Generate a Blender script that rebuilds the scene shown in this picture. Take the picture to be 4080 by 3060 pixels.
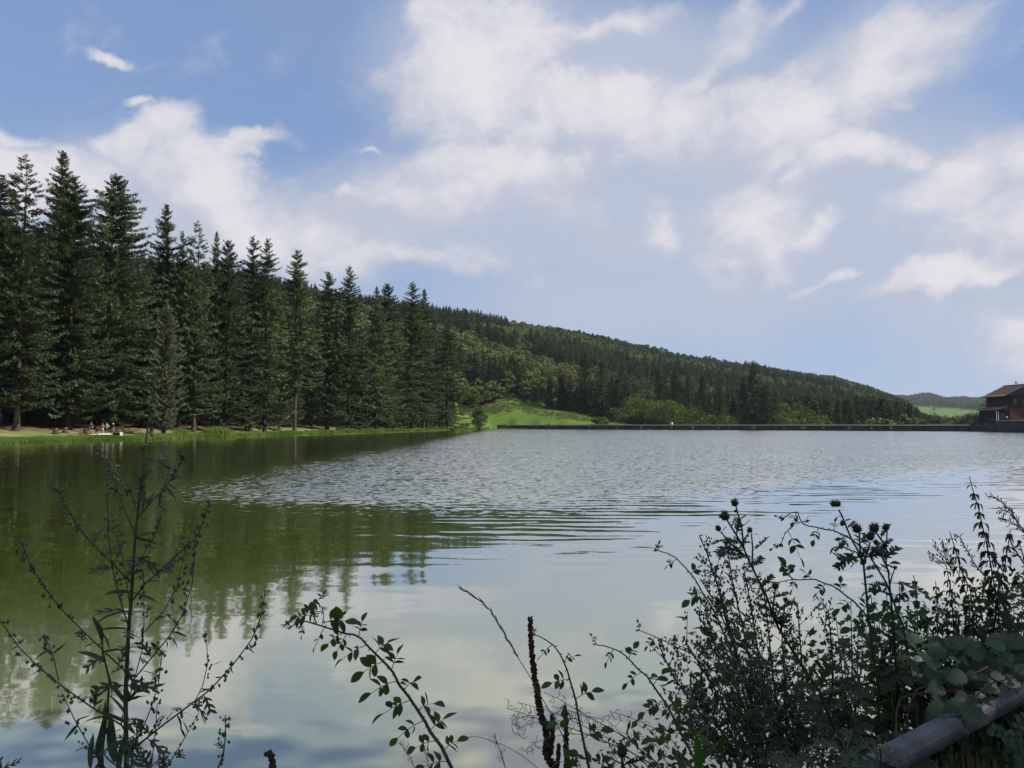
import bpy, math, random
import numpy as np
from mathutils import Vector, Matrix

scene = bpy.context.scene
for _o in list(bpy.data.objects):
    bpy.data.objects.remove(_o)

# ------------------------------------------------------------------ camera
PITCH = math.radians(3.0)
FPX = 3080.0                      # focal length in photograph pixels (4080 x 3060)
EYE = 2.4                         # metres above the lake
cam_data = bpy.data.cameras.new("camera")
cam = bpy.data.objects.new("camera", cam_data)
scene.collection.objects.link(cam)
cam.location = (0, 0, EYE)
cam.rotation_euler = (math.pi / 2 + PITCH, 0, 0)
cam_data.sensor_width = 36.0
cam_data.lens = 36.0 * FPX / 4080.0
cam_data.clip_start = 0.05
cam_data.clip_end = 20000
scene.camera = cam

# ------------------------------------------------------------------ light
SUN_AZ, SUN_EL = math.radians(97), math.radians(38)
SKY_STRENGTH = 0.12
EXPOSURE = 0.35
sun_vec = Vector((math.sin(SUN_AZ) * math.cos(SUN_EL), math.cos(SUN_AZ) * math.cos(SUN_EL), math.sin(SUN_EL)))
sun_data = bpy.data.lights.new("sun", 'SUN')
sun_data.energy = 5.0
sun_data.angle = math.radians(0.55)
sun_data.color = (1.0, 0.93, 0.82)
sun = bpy.data.objects.new("sun", sun_data)
sun.rotation_euler = sun_vec.to_track_quat('Z', 'Y').to_euler()
sun.location = (60, 30, 80)
scene.collection.objects.link(sun)

scene.view_settings.view_transform = 'Standard'
scene.view_settings.look = 'None'
scene.view_settings.gamma = 1.0
scene.view_settings.use_curve_mapping = False
scene.view_settings.exposure = EXPOSURE
scene.cycles.max_bounces = 8
scene.cycles.diffuse_bounces = 3
scene.cycles.glossy_bounces = 3
scene.cycles.transmission_bounces = 4
scene.cycles.caustics_reflective = False
scene.cycles.caustics_refractive = False
scene.cycles.sample_clamp_indirect = 4.0


def pix_dir(u, v):
    """Direction of a photograph pixel, as a vector with y (depth) = 1."""
    x = (u - 2040.0) / FPX
    y = (1530.0 - v) / FPX
    dy = math.cos(PITCH) - y * math.sin(PITCH)
    dz = math.sin(PITCH) + y * math.cos(PITCH)
    return Vector((x / dy, 1.0, dz / dy))


def at(u, v, depth):
    d = pix_dir(u, v)
    return Vector((d.x * depth, depth, EYE + d.z * depth))


# ---- node helpers
def node(nt, typ, props=None, **ins):
    n = nt.nodes.new(typ)
    for k, v in (props or {}).items():
        setattr(n, k, v)
    for k, v in ins.items():
        key = int(k[1:]) if k[0] == 'i' and k[1:].isdigit() else k.replace('__', ' ')
        if hasattr(v, 'is_output') or isinstance(v, bpy.types.NodeSocket):
            nt.links.new(v, n.inputs[key])
        else:
            n.inputs[key].default_value = v
    return n


def mth(nt, op, a, b=0.0, c=0.0, clamp=False):
    n = node(nt, 'ShaderNodeMath', {'operation': op, 'use_clamp': clamp}, i0=a, i1=b)
    if op in ('MULTIPLY_ADD', 'SMOOTH_MAX', 'SMOOTH_MIN'):
        if isinstance(c, bpy.types.NodeSocket):
            nt.links.new(c, n.inputs[2])
        else:
            n.inputs[2].default_value = c
    return n.outputs[0]


def smooth(nt, x, lo, hi, to0=0.0, to1=1.0):
    n = node(nt, 'ShaderNodeMapRange', {'interpolation_type': 'SMOOTHSTEP'}, i0=x, i1=lo, i2=hi, i3=to0, i4=to1)
    return n.outputs[0]


def mixc(nt, f, a, b, mode='MIX'):
    n = nt.nodes.new('ShaderNodeMix')
    n.data_type = 'RGBA'
    n.blend_type = mode
    for k, v in ((0, f), (6, a), (7, b)):
        if isinstance(v, bpy.types.NodeSocket):
            nt.links.new(v, n.inputs[k])
        else:
            n.inputs[k].default_value = v if k == 0 else (v[0], v[1], v[2], 1.0)
    return n.outputs[2]


def noise(nt, vec, scale, detail=4.0, rough=0.55, dist=0.0, out=0, dims='3D'):
    n = node(nt, 'ShaderNodeTexNoise', {'noise_dimensions': dims}, Scale=scale, Detail=detail, Roughness=rough, Distortion=dist)
    if vec is not None:
        nt.links.new(vec, n.inputs['Vector'])
    return n.outputs[out]


def vmath(nt, op, a, b=(0, 0, 0)):
    n = nt.nodes.new('ShaderNodeVectorMath')
    n.operation = op
    for k, v in ((0, a), (1, b)):
        if isinstance(v, bpy.types.NodeSocket):
            nt.links.new(v, n.inputs[k])
        elif op == 'SCALE' and k == 1:
            n.inputs['Scale'].default_value = v
        else:
            n.inputs[k].default_value = v
    return n.outputs['Value'] if op in ('LENGTH', 'DOT_PRODUCT') else n.outputs['Vector']


# ------------------------------------------------------------------ sky with clouds
world = bpy.data.worlds.new("World")
scene.world = world
world.use_nodes = True
wt = world.node_tree
wt.nodes.clear()
w_out = wt.nodes.new('ShaderNodeOutputWorld')
w_bg = wt.nodes.new('ShaderNodeBackground')
w_bg.inputs[1].default_value = SKY_STRENGTH
wt.links.new(w_bg.outputs[0], w_out.inputs[0])
w_sky = node(wt, 'ShaderNodeTexSky', {'sky_type': 'NISHITA', 'sun_disc': False, 'sun_elevation': SUN_EL, 'sun_rotation': SUN_AZ,
                                      'air_density': 1.15, 'dust_density': 0.35, 'ozone_density': 2.6, 'altitude': 300})
w_tc = wt.nodes.new('ShaderNodeTexCoord')
w_dir = w_tc.outputs['Generated']
w_sep = node(wt, 'ShaderNodeSeparateXYZ', i0=w_dir)
w_az = mth(wt, 'ARCTAN2', w_sep.outputs[0], w_sep.outputs[1])
w_el = mth(wt, 'ARCSINE', w_sep.outputs[2])
w_p = node(wt, 'ShaderNodeCombineXYZ', i0=w_az, i1=w_el, i2=0.0).outputs[0]
w_n1 = vmath(wt, 'SUBTRACT', noise(wt, w_dir, 5.0, 3, 0.5, 0, 1), (.5, .5, .5))
w_n2 = vmath(wt, 'SUBTRACT', noise(wt, w_dir, 17.0, 5, 0.6, 0, 1), (.5, .5, .5))
w_pw = vmath(wt, 'ADD', w_p, vmath(wt, 'ADD', vmath(wt, 'SCALE', w_n1, 0.13), vmath(wt, 'SCALE', w_n2, 0.05)))
w_pw = vmath(wt, 'MULTIPLY', w_pw, (1, 1, 0))
w_ps = vmath(wt, 'MULTIPLY', vmath(wt, 'ADD', w_p, vmath(wt, 'SCALE', w_n1, 0.10)), (1, 1, 0))


def azel(u, v):
    d = pix_dir(u, v).normalized()
    return math.atan2(d.x, d.y), math.asin(d.z)


def blobs(rows, vec, grow=1.0):
    """Largest of a set of soft ellipses on the sky: centre, half axes and tilt measured on the photograph, held as azimuth and elevation."""
    acc = None
    for (u, v, rx, ry, ang, wgt) in rows:
        a0, e0 = azel(u, v)
        a1, e1 = azel(u + 10, v)
        a2, e2 = azel(u, v - 10)
        sx, sy = math.hypot(a1 - a0, e1 - e0) / 10, math.hypot(a2 - a0, e2 - e0) / 10
        m = node(wt, 'ShaderNodeMapping', {'vector_type': 'TEXTURE'})
        wt.links.new(vec, m.inputs['Vector'])
        m.inputs['Location'].default_value = (a0, e0, 0)
        m.inputs['Rotation'].default_value = (0, 0, math.radians(ang))
        m.inputs['Scale'].default_value = (grow * rx * sx, grow * ry * sy, 1)
        ln = vmath(wt, 'LENGTH', m.outputs[0])
        g = node(wt, 'ShaderNodeMapRange', {'interpolation_type': 'LINEAR', 'clamp': True}, i0=ln, i1=1.0, i2=0.0, i3=0.0, i4=wgt).outputs[0]
        acc = g if acc is None else mth(wt, 'SMOOTH_MAX', acc, g, 0.12)
    return acc


BRIGHT = [
    # the big cloud: left towers, body, wisps fanning to the upper right, right wing
    (1760, 150, 210, 230, -60, .95), (1930, 340, 420, 300, 5, 1.05), (2060, 220, 330, 290, 0, .9), (2400, 455, 500, 200, -3, .85), (2450, 110, 420, 70, 12, .50),
    (2780, 490, 480, 190, 5, .85), (2880, 230, 430, 95, 40, .72), (3160, 40, 260, 60, 32, .55), (3130, 500, 420, 260, 15, .85),
    (3330, 410, 560, 165, 26, 1.05), (3540, 250, 360, 105, 20, .95), (3760, 150, 150, 40, 14, .5), (2250, 520, 560, 160, 10, .65),
    # lower left lobes
    (1900, 760, 460, 190, 12, .90), (1640, 810, 200, 110, 10, .90), (2180, 850, 360, 110, -14, .60), (2640, 885, 110, 90, -20, .62),
    # isolated bright lump and curl
    (3000, 890, 250, 190, -15, 1.0), (3160, 925, 200, 60, 10, .8), (3120, 730, 110, 180, -30, .6),
    (3380, 640, 330, 75, -6, .85), (3610, 660, 140, 90, -50, .8),
    # right edge wash
    (3860, 740, 420, 190, 14, 1.0), (4090, 660, 320, 150, 14, 1.0), (4060, 900, 380, 230, 0, .8), (3800, 1100, 420, 60, 13, .95), (3330, 1155, 200, 34, 2, .55),
    # low band on the left
    (1180, 940, 580, 150, -4, .9), (1560, 1050, 580, 85, -2, .85), (900, 850, 260, 120, -10, .75), (1400, 830, 120, 50, 15, .75), (1880, 1075, 280, 45, 5, .55),
    (760, 670, 360, 180, -14, 1.05), (560, 500, 240, 100, 22, .95), (950, 600, 240, 60, 10, .95), (640, 470, 130, 80, 10, .8), (462, 222, 82, 40, 0, .85), (520, 392, 92, 32, 0, .8), (350, 520, 120, 50, 10, .5),
    (130, 720, 460, 170, 4, .95), (30, 560, 150, 70, 0, .75), (380, 860, 240, 140, 0, .75), (1460, 640, 70, 18, -8, .55), (4000, 1340, 240, 190, 0, .55),
]
VEIL = [
    (2620, 230, 760, 330, 0, .75),    (2500, 760, 1000, 520, 0, 1.1), (3350, 800, 900, 480, 0, .9), (1800, 900, 900, 330, 0, .9), (2050, 360, 720, 520, 0, .9), (3250, 400, 900, 380, 22, .7),
    (2700, 1150, 1500, 330, 0, .7), (3950, 1000, 800, 520, 0, 1.0), (600, 760, 620, 330, 0, .6), (1100, 980, 900, 280, 0, .9),
]
w_f = noise(wt, vmath(wt, 'MULTIPLY', w_dir, (1, 1, 1.5)), 9.0, 11, 0.64, 0.3)
w_f2 = noise(wt, w_dir, 3.2, 6, 0.55, 0.3)
# beyond the frame the same kind of broken cloud goes on
w_far = smooth(wt, mth(wt, 'MAXIMUM', mth(wt, 'SUBTRACT', mth(wt, 'ABSOLUTE', w_az), 0.66), mth(wt, 'SUBTRACT', w_el, 0.60)), 0.0, 0.25)
w_gen = mth(wt, 'MULTIPLY', smooth(wt, w_f2, 0.42, 0.68), w_far)
w_b = mth(wt, 'MAXIMUM', blobs(BRIGHT, w_pw, 1.42), mth(wt, 'MULTIPLY', w_gen, 0.8))
w_bd = mth(wt, 'MULTIPLY_ADD', mth(wt, 'SUBTRACT', w_f, 0.5), 0.95, w_b)
# high fibres combed towards the upper right
w_rot = node(wt, 'ShaderNodeMapping', {'vector_type': 'TEXTURE'}, Rotation=(0, 0, math.radians(28)), Scale=(1 / 3.2, 1 / 15.0, 1))
wt.links.new(vmath(wt, 'ADD', w_p, vmath(wt, 'SCALE', vmath(wt, 'MULTIPLY', w_n1, (1, 1, 0)), 0.10)), w_rot.inputs['Vector'])
w_fib = mth(wt, 'SUBTRACT', noise(wt, w_rot.outputs[0], 1.6, 7, 0.62, 0.2), 0.5)
w_bd = mth(wt, 'MULTIPLY_ADD', w_fib, smooth(wt, w_el, 0.14, 0.34, 0.15, 0.75), w_bd)
w_bright = smooth(wt, w_bd, 0.11, 0.56)
w_v = mth(wt, 'MAXIMUM', blobs(VEIL, w_ps, 1.15), mth(wt, 'MULTIPLY', w_gen, 0.9))
w_veil = mth(wt, 'MULTIPLY', smooth(wt, mth(wt, 'MULTIPLY_ADD', mth(wt, 'SUBTRACT', w_f2, 0.5), 0.5, w_v), 0.0, 0.62), 0.90)
S = 1.0 / (SKY_STRENGTH * 2 ** EXPOSURE)
w_base = mixc(wt, 0.74, w_sky.outputs[0], (0.225 * S, 0.335 * S, 0.595 * S))
# nearer the horizon the air is milkier
w_hz = smooth(wt, w_el, 0.0, 0.30, 0.55, 0.0)

w_c0 = mixc(wt, w_hz, w_base, (0.44 * S, 0.56 * S, 0.77 * S))
w_c1 = mixc(wt, w_veil, w_c0, (0.505 * S, 0.555 * S, 0.675 * S))
# the side of a billow that faces the sun is whiter than the side behind it
w_off = vmath(wt, 'ADD', w_dir, tuple(sun_vec * 0.035))
w_f3 = noise(wt, vmath(wt, 'MULTIPLY', w_off, (1, 1, 1.5)), 9.0, 11, 0.64, 0.3)
w_rel = mth(wt, 'SUBTRACT', w_f, w_f3)
w_shade = smooth(wt, mth(wt, 'MULTIPLY_ADD', w_rel, 1.25, mth(wt, 'MULTIPLY_ADD', mth(wt, 'SUBTRACT', w_f2, 0.5), 1.1, mth(wt, 'MULTIPLY', w_b, 0.8))), 0.10, 0.85)
w_cc = mixc(wt, w_shade, (0.53 * S, 0.56 * S, 0.67 * S), (0.80 * S, 0.775 * S, 0.81 * S))
w_c2 = mixc(wt, mth(wt, 'MULTIPLY', w_bright, 0.94), w_c1, w_cc)
wt.links.new(w_c2, w_bg.inputs[0])

# ------------------------------------------------------------------ mesh helpers
def link(o, parent=None):
    scene.collection.objects.link(o)
    if parent is not None:
        o.parent = parent
    return o


def mesh_np(name, V, faces, mat=None, smooth_faces=True):
    """Mesh from a vertex array and a list of face arrays (n x 3 or n x 4)."""
    V = np.asarray(V, dtype=np.float32)
    me = bpy.data.meshes.new(name)
    faces = [np.asarray(f, dtype=np.int32) for f in (faces if isinstance(faces, list) else [faces]) if len(f)]
    nl = sum(f.size for f in faces)
    nf = sum(len(f) for f in faces)
    me.vertices.add(len(V))
    me.vertices.foreach_set("co", V.ravel())
    me.loops.add(nl)
    me.loops.foreach_set("vertex_index", np.concatenate([f.ravel() for f in faces]))
    me.polygons.add(nf)
    tot = np.concatenate([np.full(len(f), f.shape[1], dtype=np.int32) for f in faces])
    me.polygons.foreach_set("loop_start", np.concatenate([[0], np.cumsum(tot)[:-1]]).astype(np.int32))
    me.polygons.foreach_set("loop_total", tot)
    me.polygons.foreach_set("use_smooth", np.full(nf, smooth_faces, dtype=bool))
    me.update(calc_edges=True)
    if mat is not None:
        for m in (mat if isinstance(mat, (list, tuple)) else [mat]):
            me.materials.append(m)
    return me


class MB:
    """Collects shapes; build() links them as one mesh object."""

    def __init__(self):
        self.v, self.f, self.n = [], [], 0

    def add(self, V, F):
        V = np.asarray(V, dtype=float).reshape(-1, 3)
        for f in F:
            self.f.append(tuple(int(i) + self.n for i in f))
        self.v.append(V)
        self.n += len(V)

    def box(self, c, s, rz=0.0, taper=1.0):
        x, y, z = s[0] / 2, s[1] / 2, s[2] / 2
        V = np.array([[-x, -y, -z], [x, -y, -z], [x, y, -z], [-x, y, -z], [-x * taper, -y * taper, z], [x * taper, -y * taper, z], [x * taper, y * taper, z], [-x * taper, y * taper, z]])
        cr, sr = math.cos(rz), math.sin(rz)
        V = V @ np.array([[cr, sr, 0], [-sr, cr, 0], [0, 0, 1]]) + np.array(c)
        self.add(V, [(3, 2, 1, 0), (4, 5, 6, 7), (0, 1, 5, 4), (1, 2, 6, 5), (2, 3, 7, 6), (3, 0, 4, 7)])

    def tube(self, pts, radii, sides=6, cap=True):
        pts = [Vector(p) for p in pts]
        V, F = [], []
        up = None
        for i, p in enumerate(pts):
            d = (pts[min(i + 1, len(pts) - 1)] - pts[max(i - 1, 0)])
            d = d.normalized() if d.length > 1e-9 else Vector((0, 0, 1))
            if up is None:
                up = Vector((1, 0, 0)) if abs(d.x) < 0.8 else Vector((0, 1, 0))
            a = (up - d * up.dot(d)).normalized()
            b = d.cross(a)
            up = a
            r = radii[i] if hasattr(radii, '__len__') else radii
            for k in range(sides):
                t = 2 * math.pi * k / sides
                V.append(p + a * (r * math.cos(t)) + b * (r * math.sin(t)))
        n = len(pts)
        for i in range(n - 1):
            for k in range(sides):
                k2 = (k + 1) % sides
                F.append((i * sides + k, i * sides + k2, (i + 1) * sides + k2, (i + 1) * sides + k))
        if cap:
            F.append(tuple(range(sides))[::-1])
            F.append(tuple(range((n - 1) * sides, n * sides)))
        self.add([tuple(v) for v in V], F)

    def poly(self, V, F):
        self.add(V, F)

    def mesh(self, name, mat=None, smooth_faces=False):
        me = bpy.data.meshes.new(name)
        V = np.concatenate(self.v) if self.v else np.zeros((0, 3))
        me.from_pydata(V.tolist(), [], self.f)
        if smooth_faces:
            me.polygons.foreach_set("use_smooth", np.ones(len(me.polygons), dtype=bool))
        if mat is not None:
            me.materials.append(mat)
        me.update()
        return me

    def build(self, name, mat=None, parent=None, smooth_faces=False, kind=None):
        o = bpy.data.objects.new(name, self.mesh(name, mat, smooth_faces))
        if kind:
            o['kind'] = kind
        return link(o, parent)


def tag(o, label=None, cat=None, group=None, kind=None):
    for k, v in (('label', label), ('category', cat), ('group', group), ('kind', kind)):
        if v:
            o[k] = v
    return o


def thing(name, label, cat, loc=(0, 0, 0), rz=0.0, group=None):
    o = bpy.data.objects.new(name, None)
    o.empty_display_size = 0.2
    o.location = loc
    o.rotation_euler = (0, 0, rz)
    link(o)
    return tag(o, label, cat, group)


def obj(name, me, parent=None, kind=None, loc=None):
    o = bpy.data.objects.new(name, me)
    if kind:
        o['kind'] = kind
    if loc is not None:
        o.location = loc
    return link(o, parent)


# ------------------------------------------------------------------ materials
def new_mat(name):
    m = bpy.data.materials.new(name)
    m.use_nodes = True
    m.node_tree.nodes.clear()
    nt = m.node_tree
    out = nt.nodes.new('ShaderNodeOutputMaterial')
    return m, nt, out


def rough_mat(name, c1, c2, scale=3.0, rough=0.85, c3=None, bump=0.0, bscale=20.0, metallic=0.0, spec=0.3, detail=6):
    m, nt, out = new_mat(name)
    tc = nt.nodes.new('ShaderNodeTexCoord').outputs['Object']
    f = smooth(nt, noise(nt, tc, scale, detail, 0.6), 0.32, 0.68)
    col = mixc(nt, f, c1, c2)
    if c3:
        col = mixc(nt, smooth(nt, noise(nt, tc, scale * 0.37, 5, 0.65, 0.5), 0.55, 0.68), col, c3)
    p = node(nt, 'ShaderNodeBsdfPrincipled', Roughness=rough, Metallic=metallic)
    p.inputs['Specular IOR Level'].default_value = spec
    nt.links.new(col, p.inputs['Base Color'])
    if bump:
        b = node(nt, 'ShaderNodeBump', Strength=1.0, Distance=bump)
        nt.links.new(noise(nt, tc, bscale, 4, 0.6), b.inputs['Height'])
        nt.links.new(b.outputs[0], p.inputs['Normal'])
    nt.links.new(p.outputs[0], out.inputs[0])
    return m


def leaf_mat(name, c1, c2, trans=0.25, scale=0.35, rough=0.55, var=0.35, spec=0.12, tint=None, coord='Object', patch=0.0):
    """Foliage: colour varies from plant to plant and from clump to clump; some light passes through."""
    m, nt, out = new_mat(name)
    tc = nt.nodes.new('ShaderNodeTexCoord').outputs[coord]
    rnd = nt.nodes.new('ShaderNodeObjectInfo').outputs['Random']
    f = smooth(nt, noise(nt, tc, scale, 5, 0.65), 0.30, 0.70)
    col = mixc(nt, f, c1, c2)
    k = mth(nt, 'MULTIPLY_ADD', rnd, var * 2, 1.0 - var)
    if patch:        # stands of different age and kind across the hill
        pos = nt.nodes.new('ShaderNodeNewGeometry').outputs['Position']
        pn_ = smooth(nt, noise(nt, vmath(nt, 'MULTIPLY', pos, (1, .6, 0)), 0.013, 4, 0.6), .36, .64)
        col = mixc(nt, pn_, col, mixc(nt, 1.0, col, (1.14, 1.13, 0.92), 'MULTIPLY'))
        k = mth(nt, 'MULTIPLY', k, mth(nt, 'MULTIPLY_ADD', pn_, patch * 2, 1.0 - patch))
    hs = node(nt, 'ShaderNodeHueSaturation', Saturation=1.0)
    nt.links.new(col, hs.inputs['Color'])
    nt.links.new(k, hs.inputs['Value'])
    h = mth(nt, 'MULTIPLY_ADD', mth(nt, 'FRACT', mth(nt, 'MULTIPLY', rnd, 7.31)), 0.024, 0.488)
    nt.links.new(h, hs.inputs['Hue'])
    p = node(nt, 'ShaderNodeBsdfPrincipled', Roughness=rough)
    p.inputs['Specular IOR Level'].default_value = spec
    nt.links.new(hs.outputs[0], p.inputs['Base Color'])
    t = nt.nodes.new('ShaderNodeBsdfTranslucent')
    nt.links.new(mixc(nt, 1.0, hs.outputs[0], tint or (1.25, 1.35, 0.6), 'MULTIPLY'), t.inputs[0])
    mx = nt.nodes.new('ShaderNodeMixShader')
    mx.inputs[0].default_value = trans
    nt.links.new(p.outputs[0], mx.inputs[1])
    nt.links.new(t.outputs[0], mx.inputs[2])
    nt.links.new(mx.outputs[0], out.inputs[0])
    return m


M_BARK = rough_mat('conifer_bark', (0.024, 0.019, 0.015), (0.058, 0.046, 0.036), 6, 0.9, bump=0.02, bscale=14)
M_BARK_PALE = rough_mat('pale_bark', (0.034, 0.028, 0.023), (0.070, 0.058, 0.047), 6, 0.9, bump=0.02, bscale=14)
M_FIR = leaf_mat('fir_needles', (0.042, 0.062, 0.032), (0.165, 0.205, 0.110), 0.18, 0.30, 0.6, 0.30)
M_FIR_GREY = leaf_mat('grey_fir_needles', (0.09, 0.11, 0.07), (0.20, 0.22, 0.145), 0.18, 0.5, 0.6, 0.12)
M_HILLFIR = leaf_mat('hill_conifer_needles', (0.034, 0.054, 0.030), (0.095, 0.118, 0.062), 0.15, 0.12, 0.6, 0.32, patch=.20)
M_BROAD = leaf_mat('broadleaf', (0.058, 0.082, 0.032), (0.155, 0.178, 0.075), 0.25, 0.16, 0.5, 0.32, patch=.20)
M_PINE = leaf_mat('hill_pine_needles', (0.038, 0.058, 0.030), (0.088, 0.106, 0.054), 0.18, 0.14, 0.6, 0.30, patch=.20)
M_LIME = leaf_mat('bright_broadleaf', (0.055, 0.105, 0.018), (0.12, 0.19, 0.036), 0.3, 0.25, 0.5, 0.12)
M_OLIVE = leaf_mat('olive_broadleaf', (0.075, 0.085, 0.030), (0.15, 0.145, 0.055), 0.25, 0.25, 0.5, 0.10)

# ------------------------------------------------------------------ the lake's outline and the lie of the land
N2 = np.array([-0.57, 0.8216])          # from the road towards the lake
D2 = np.array([0.8216, 0.57])           # along the road and its guard rail
WATER_EDGE = 3.1


def shore_pt(u, v):
    p = at(u, v, 1.0)
    k = -EYE / (p.z - EYE)
    return (p.x * k, p.y * k)


def bank(s):
    return tuple(N2 * WATER_EDGE + D2 * s)


DAM_A, DAM_B = (-8.0, 424.0), (163.0, 272.0)
WALL_C, WALL_D = (160.5, 232.0), (186.0, 204.0)
LEFT_SHORE = [shore_pt(2000, 1709.0), shore_pt(1900, 1711.5), shore_pt(1800, 1714.5), shore_pt(1650, 1719.5), shore_pt(1500, 1725), shore_pt(1300, 1731),
              shore_pt(1100, 1737), shore_pt(900, 1743.5), shore_pt(700, 1749), shore_pt(560, 1754), shore_pt(430, 1757.5), shore_pt(200, 1763), shore_pt(0, 1768)]
POLY = [bank(-45), bank(-12), bank(-6), bank(-2), bank(2), bank(6), bank(12), bank(60), bank(150), (190, 150), WALL_D, WALL_C, DAM_B, DAM_A] + LEFT_SHORE + \
       [(-82, 80), (-104, 52), (-118, 10), (-90, -28)]
POLY = np.array(POLY)
E_NEAR = set(range(0, 9))
E_RIGHT = {9, 10}
E_DAM = {11, 12}

T_A = np.array([-1.3, -.662, -.338, -.175, -.06, 0, .06, .117, .2, .312, .42, .506, .534, .56, .62, .70, 1.3])
T_YB = np.array([90, 130, 195, 262, 370, 485, 480, 460, 435, 432, 480, 560, 640, 700, 900, 900, 500.])
T_ZB = np.array([3, 3, 3, 3, 4, 19, 13, 6, -3, -9, -11, -11, -11, -11, -10, -6, 3.])
T_YC = np.array([420, 560, 720, 830, 960, 1000, 1080, 1140, 1220, 1340, 1450, 1600, 1650, 1700, 1800, 1800, 1200.])
T_ZC = np.array([120, 126, 124, 122, 130, 123, 125, 121, 108, 91, 77, 51, 20, 4, -8, -8, 10.])


def sstep(x, a, b):
    t = np.clip((x - a) / (b - a), 0, 1)
    return t * t * (3 - 2 * t)


def wob(x, y, s, seed=0.0):
    """Cheap smooth noise in about -1..1."""
    r = np.zeros_like(x)
    for i, (k, w) in enumerate(((1.0, .5), (2.13, .28), (4.3, .15), (8.9, .07))):
        a = 1.7 * i + seed
        r += w * np.sin(s * k * (x * math.cos(a) + y * math.sin(a)) + 3.1 * i + seed) * np.cos(s * k * (x * math.sin(a + .8) - y * math.cos(a + .8)) + 1.3 * i) * 1.5
    return r


def lake_dist(X, Y):
    """Signed distance to the lake's edge (negative on the water) and the nearest edge."""
    best = np.full(X.shape, 1e9)
    idx = np.zeros(X.shape, dtype=int)
    inside = np.zeros(X.shape, dtype=bool)
    n = len(POLY)
    for i in range(n):
        (x0, y0), (x1, y1) = POLY[i], POLY[(i + 1) % n]
        dx, dy = x1 - x0, y1 - y0
        t = np.clip(((X - x0) * dx + (Y - y0) * dy) / (dx * dx + dy * dy), 0, 1)
        d = np.hypot(X - x0 - t * dx, Y - y0 - t * dy)
        m = d < best
        best = np.where(m, d, best)
        idx = np.where(m, i, idx)
        c = ((y0 > Y) != (y1 > Y))
        with np.errstate(divide='ignore', invalid='ignore'):
            xs = x0 + (Y - y0) * dx / (dy if abs(dy) > 1e-9 else 1e-9)
        inside ^= c & (X < xs)
    return np.where(inside, -best, best), idx


def hill(a, Y):
    yb, zb, yc, zc = (np.interp(a, T_A, t) for t in (T_YB, T_ZB, T_YC, T_ZC))
    t = np.clip((Y - yb) / (yc - yb), 0, 1)
    z = zb + (zc - zb) * (0.80 * t + 0.20 * t * t * (3 - 2 * t))
    z = z - np.clip(Y - yc, 0, 1e9) * 0.13
    z = np.where(a < -0.9, np.maximum(z, 40), np.maximum(z, -12))
    far = np.interp(Y, [1500, 1950, 2200, 2600, 3500, 4200, 6000], [-30, 2, 27, 62, 122, 96, 60]) * np.where(a > 0.30, 1, 1)
    far = far + np.where(Y > 2600, 9 * np.sin(a * 60 + 1.2) + 5 * np.sin(a * 143), 0) * np.clip((Y - 2600) / 600, 0, 1)
    return np.maximum(z, np.where(a > 0.2, far, -30))


def meadow(a, Y, sd):
    zr = np.interp(a, [-.10, -.05, -.01, .0, .03, .06, .117, .17, .22], [14, 16.5, 21, 21.5, 18, 14, 7, 1, -6])
    t = np.minimum(np.clip((Y - 398) / 80.0, 0, 1), np.clip((sd - 6) / 66.0, 0, 1))
    return 2.0 + (zr - 2.0) * t ** 0.95


def ground(X, Y):
    X, Y = np.asarray(X, float), np.asarray(Y, float)
    sd, idx = lake_dist(X, Y)
    a = np.where(Y > 1, X / np.maximum(Y, 1.0), np.where(X < 0, -1.3, 1.3))
    zn = 0.86 * sstep(sd, -0.1, 1.3) + 0.02 * wob(X, Y, 2.2)
    right = 1.0 + 2.8 * sstep(Y, 150, 235)
    zn = zn + (right - 0.86) * sstep(X, 40, 120)
    is_near = np.isin(idx, list(E_NEAR | E_RIGHT)) & ~((a < .45) & (Y > 100))
    h = hill(a, Y) + 2.2 * wob(X, Y, 0.02) * sstep(sd, 30, 120)
    ramp = 0.20 * sstep(sd, -0.2, 0.8) + 0.50 * np.clip((sd - .5) / 6.0, 0, 1) + 0.55 * np.clip((sd - 6) / 6, 0, 1) + 0.85 * np.clip((sd - 11) / 8, 0, 1) + 0.5 * sstep(sd, 18, 34) + 0.10 * wob(X, Y, 0.35)* sstep(sd, 1, 6)
    zl = ramp + (np.maximum(h, ramp) - ramp) * sstep(sd, 22, 60)
    md = meadow(a, Y, sd)
    in_m = sstep(a, -.10, -.045) * (1 - sstep(a, .14, .22)) * sstep(Y, 385, 410)
    zd = -1.5 + 3.55 * sstep(sd, 4.5, 8) + (h - 2.05) * sstep(sd, 9, 34)
    mm = np.maximum(md, np.where(Y > 485, h, -99))
    base = np.where(np.isin(idx, list(E_DAM)) | ((Y > 330) & (a > -.03)), zd, zl)
    base = base + (mm - base) * in_m * sstep(sd, 4, 9)
    pad = (1 - sstep(np.hypot((X - 180) / 1.0, (Y - 262) / 1.3), 22, 34)) * (X > 100) * sstep(sd, 0.5, 2.0)
    base = base + (3.7 - base) * pad
    zn = zn + (3.7 - zn) * pad
    z = np.where(is_near, zn, base)
    return np.where(sd < 0, -np.minimum(1.6, 0.35 * -sd) - 0.02, z), sd, idx, a


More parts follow.
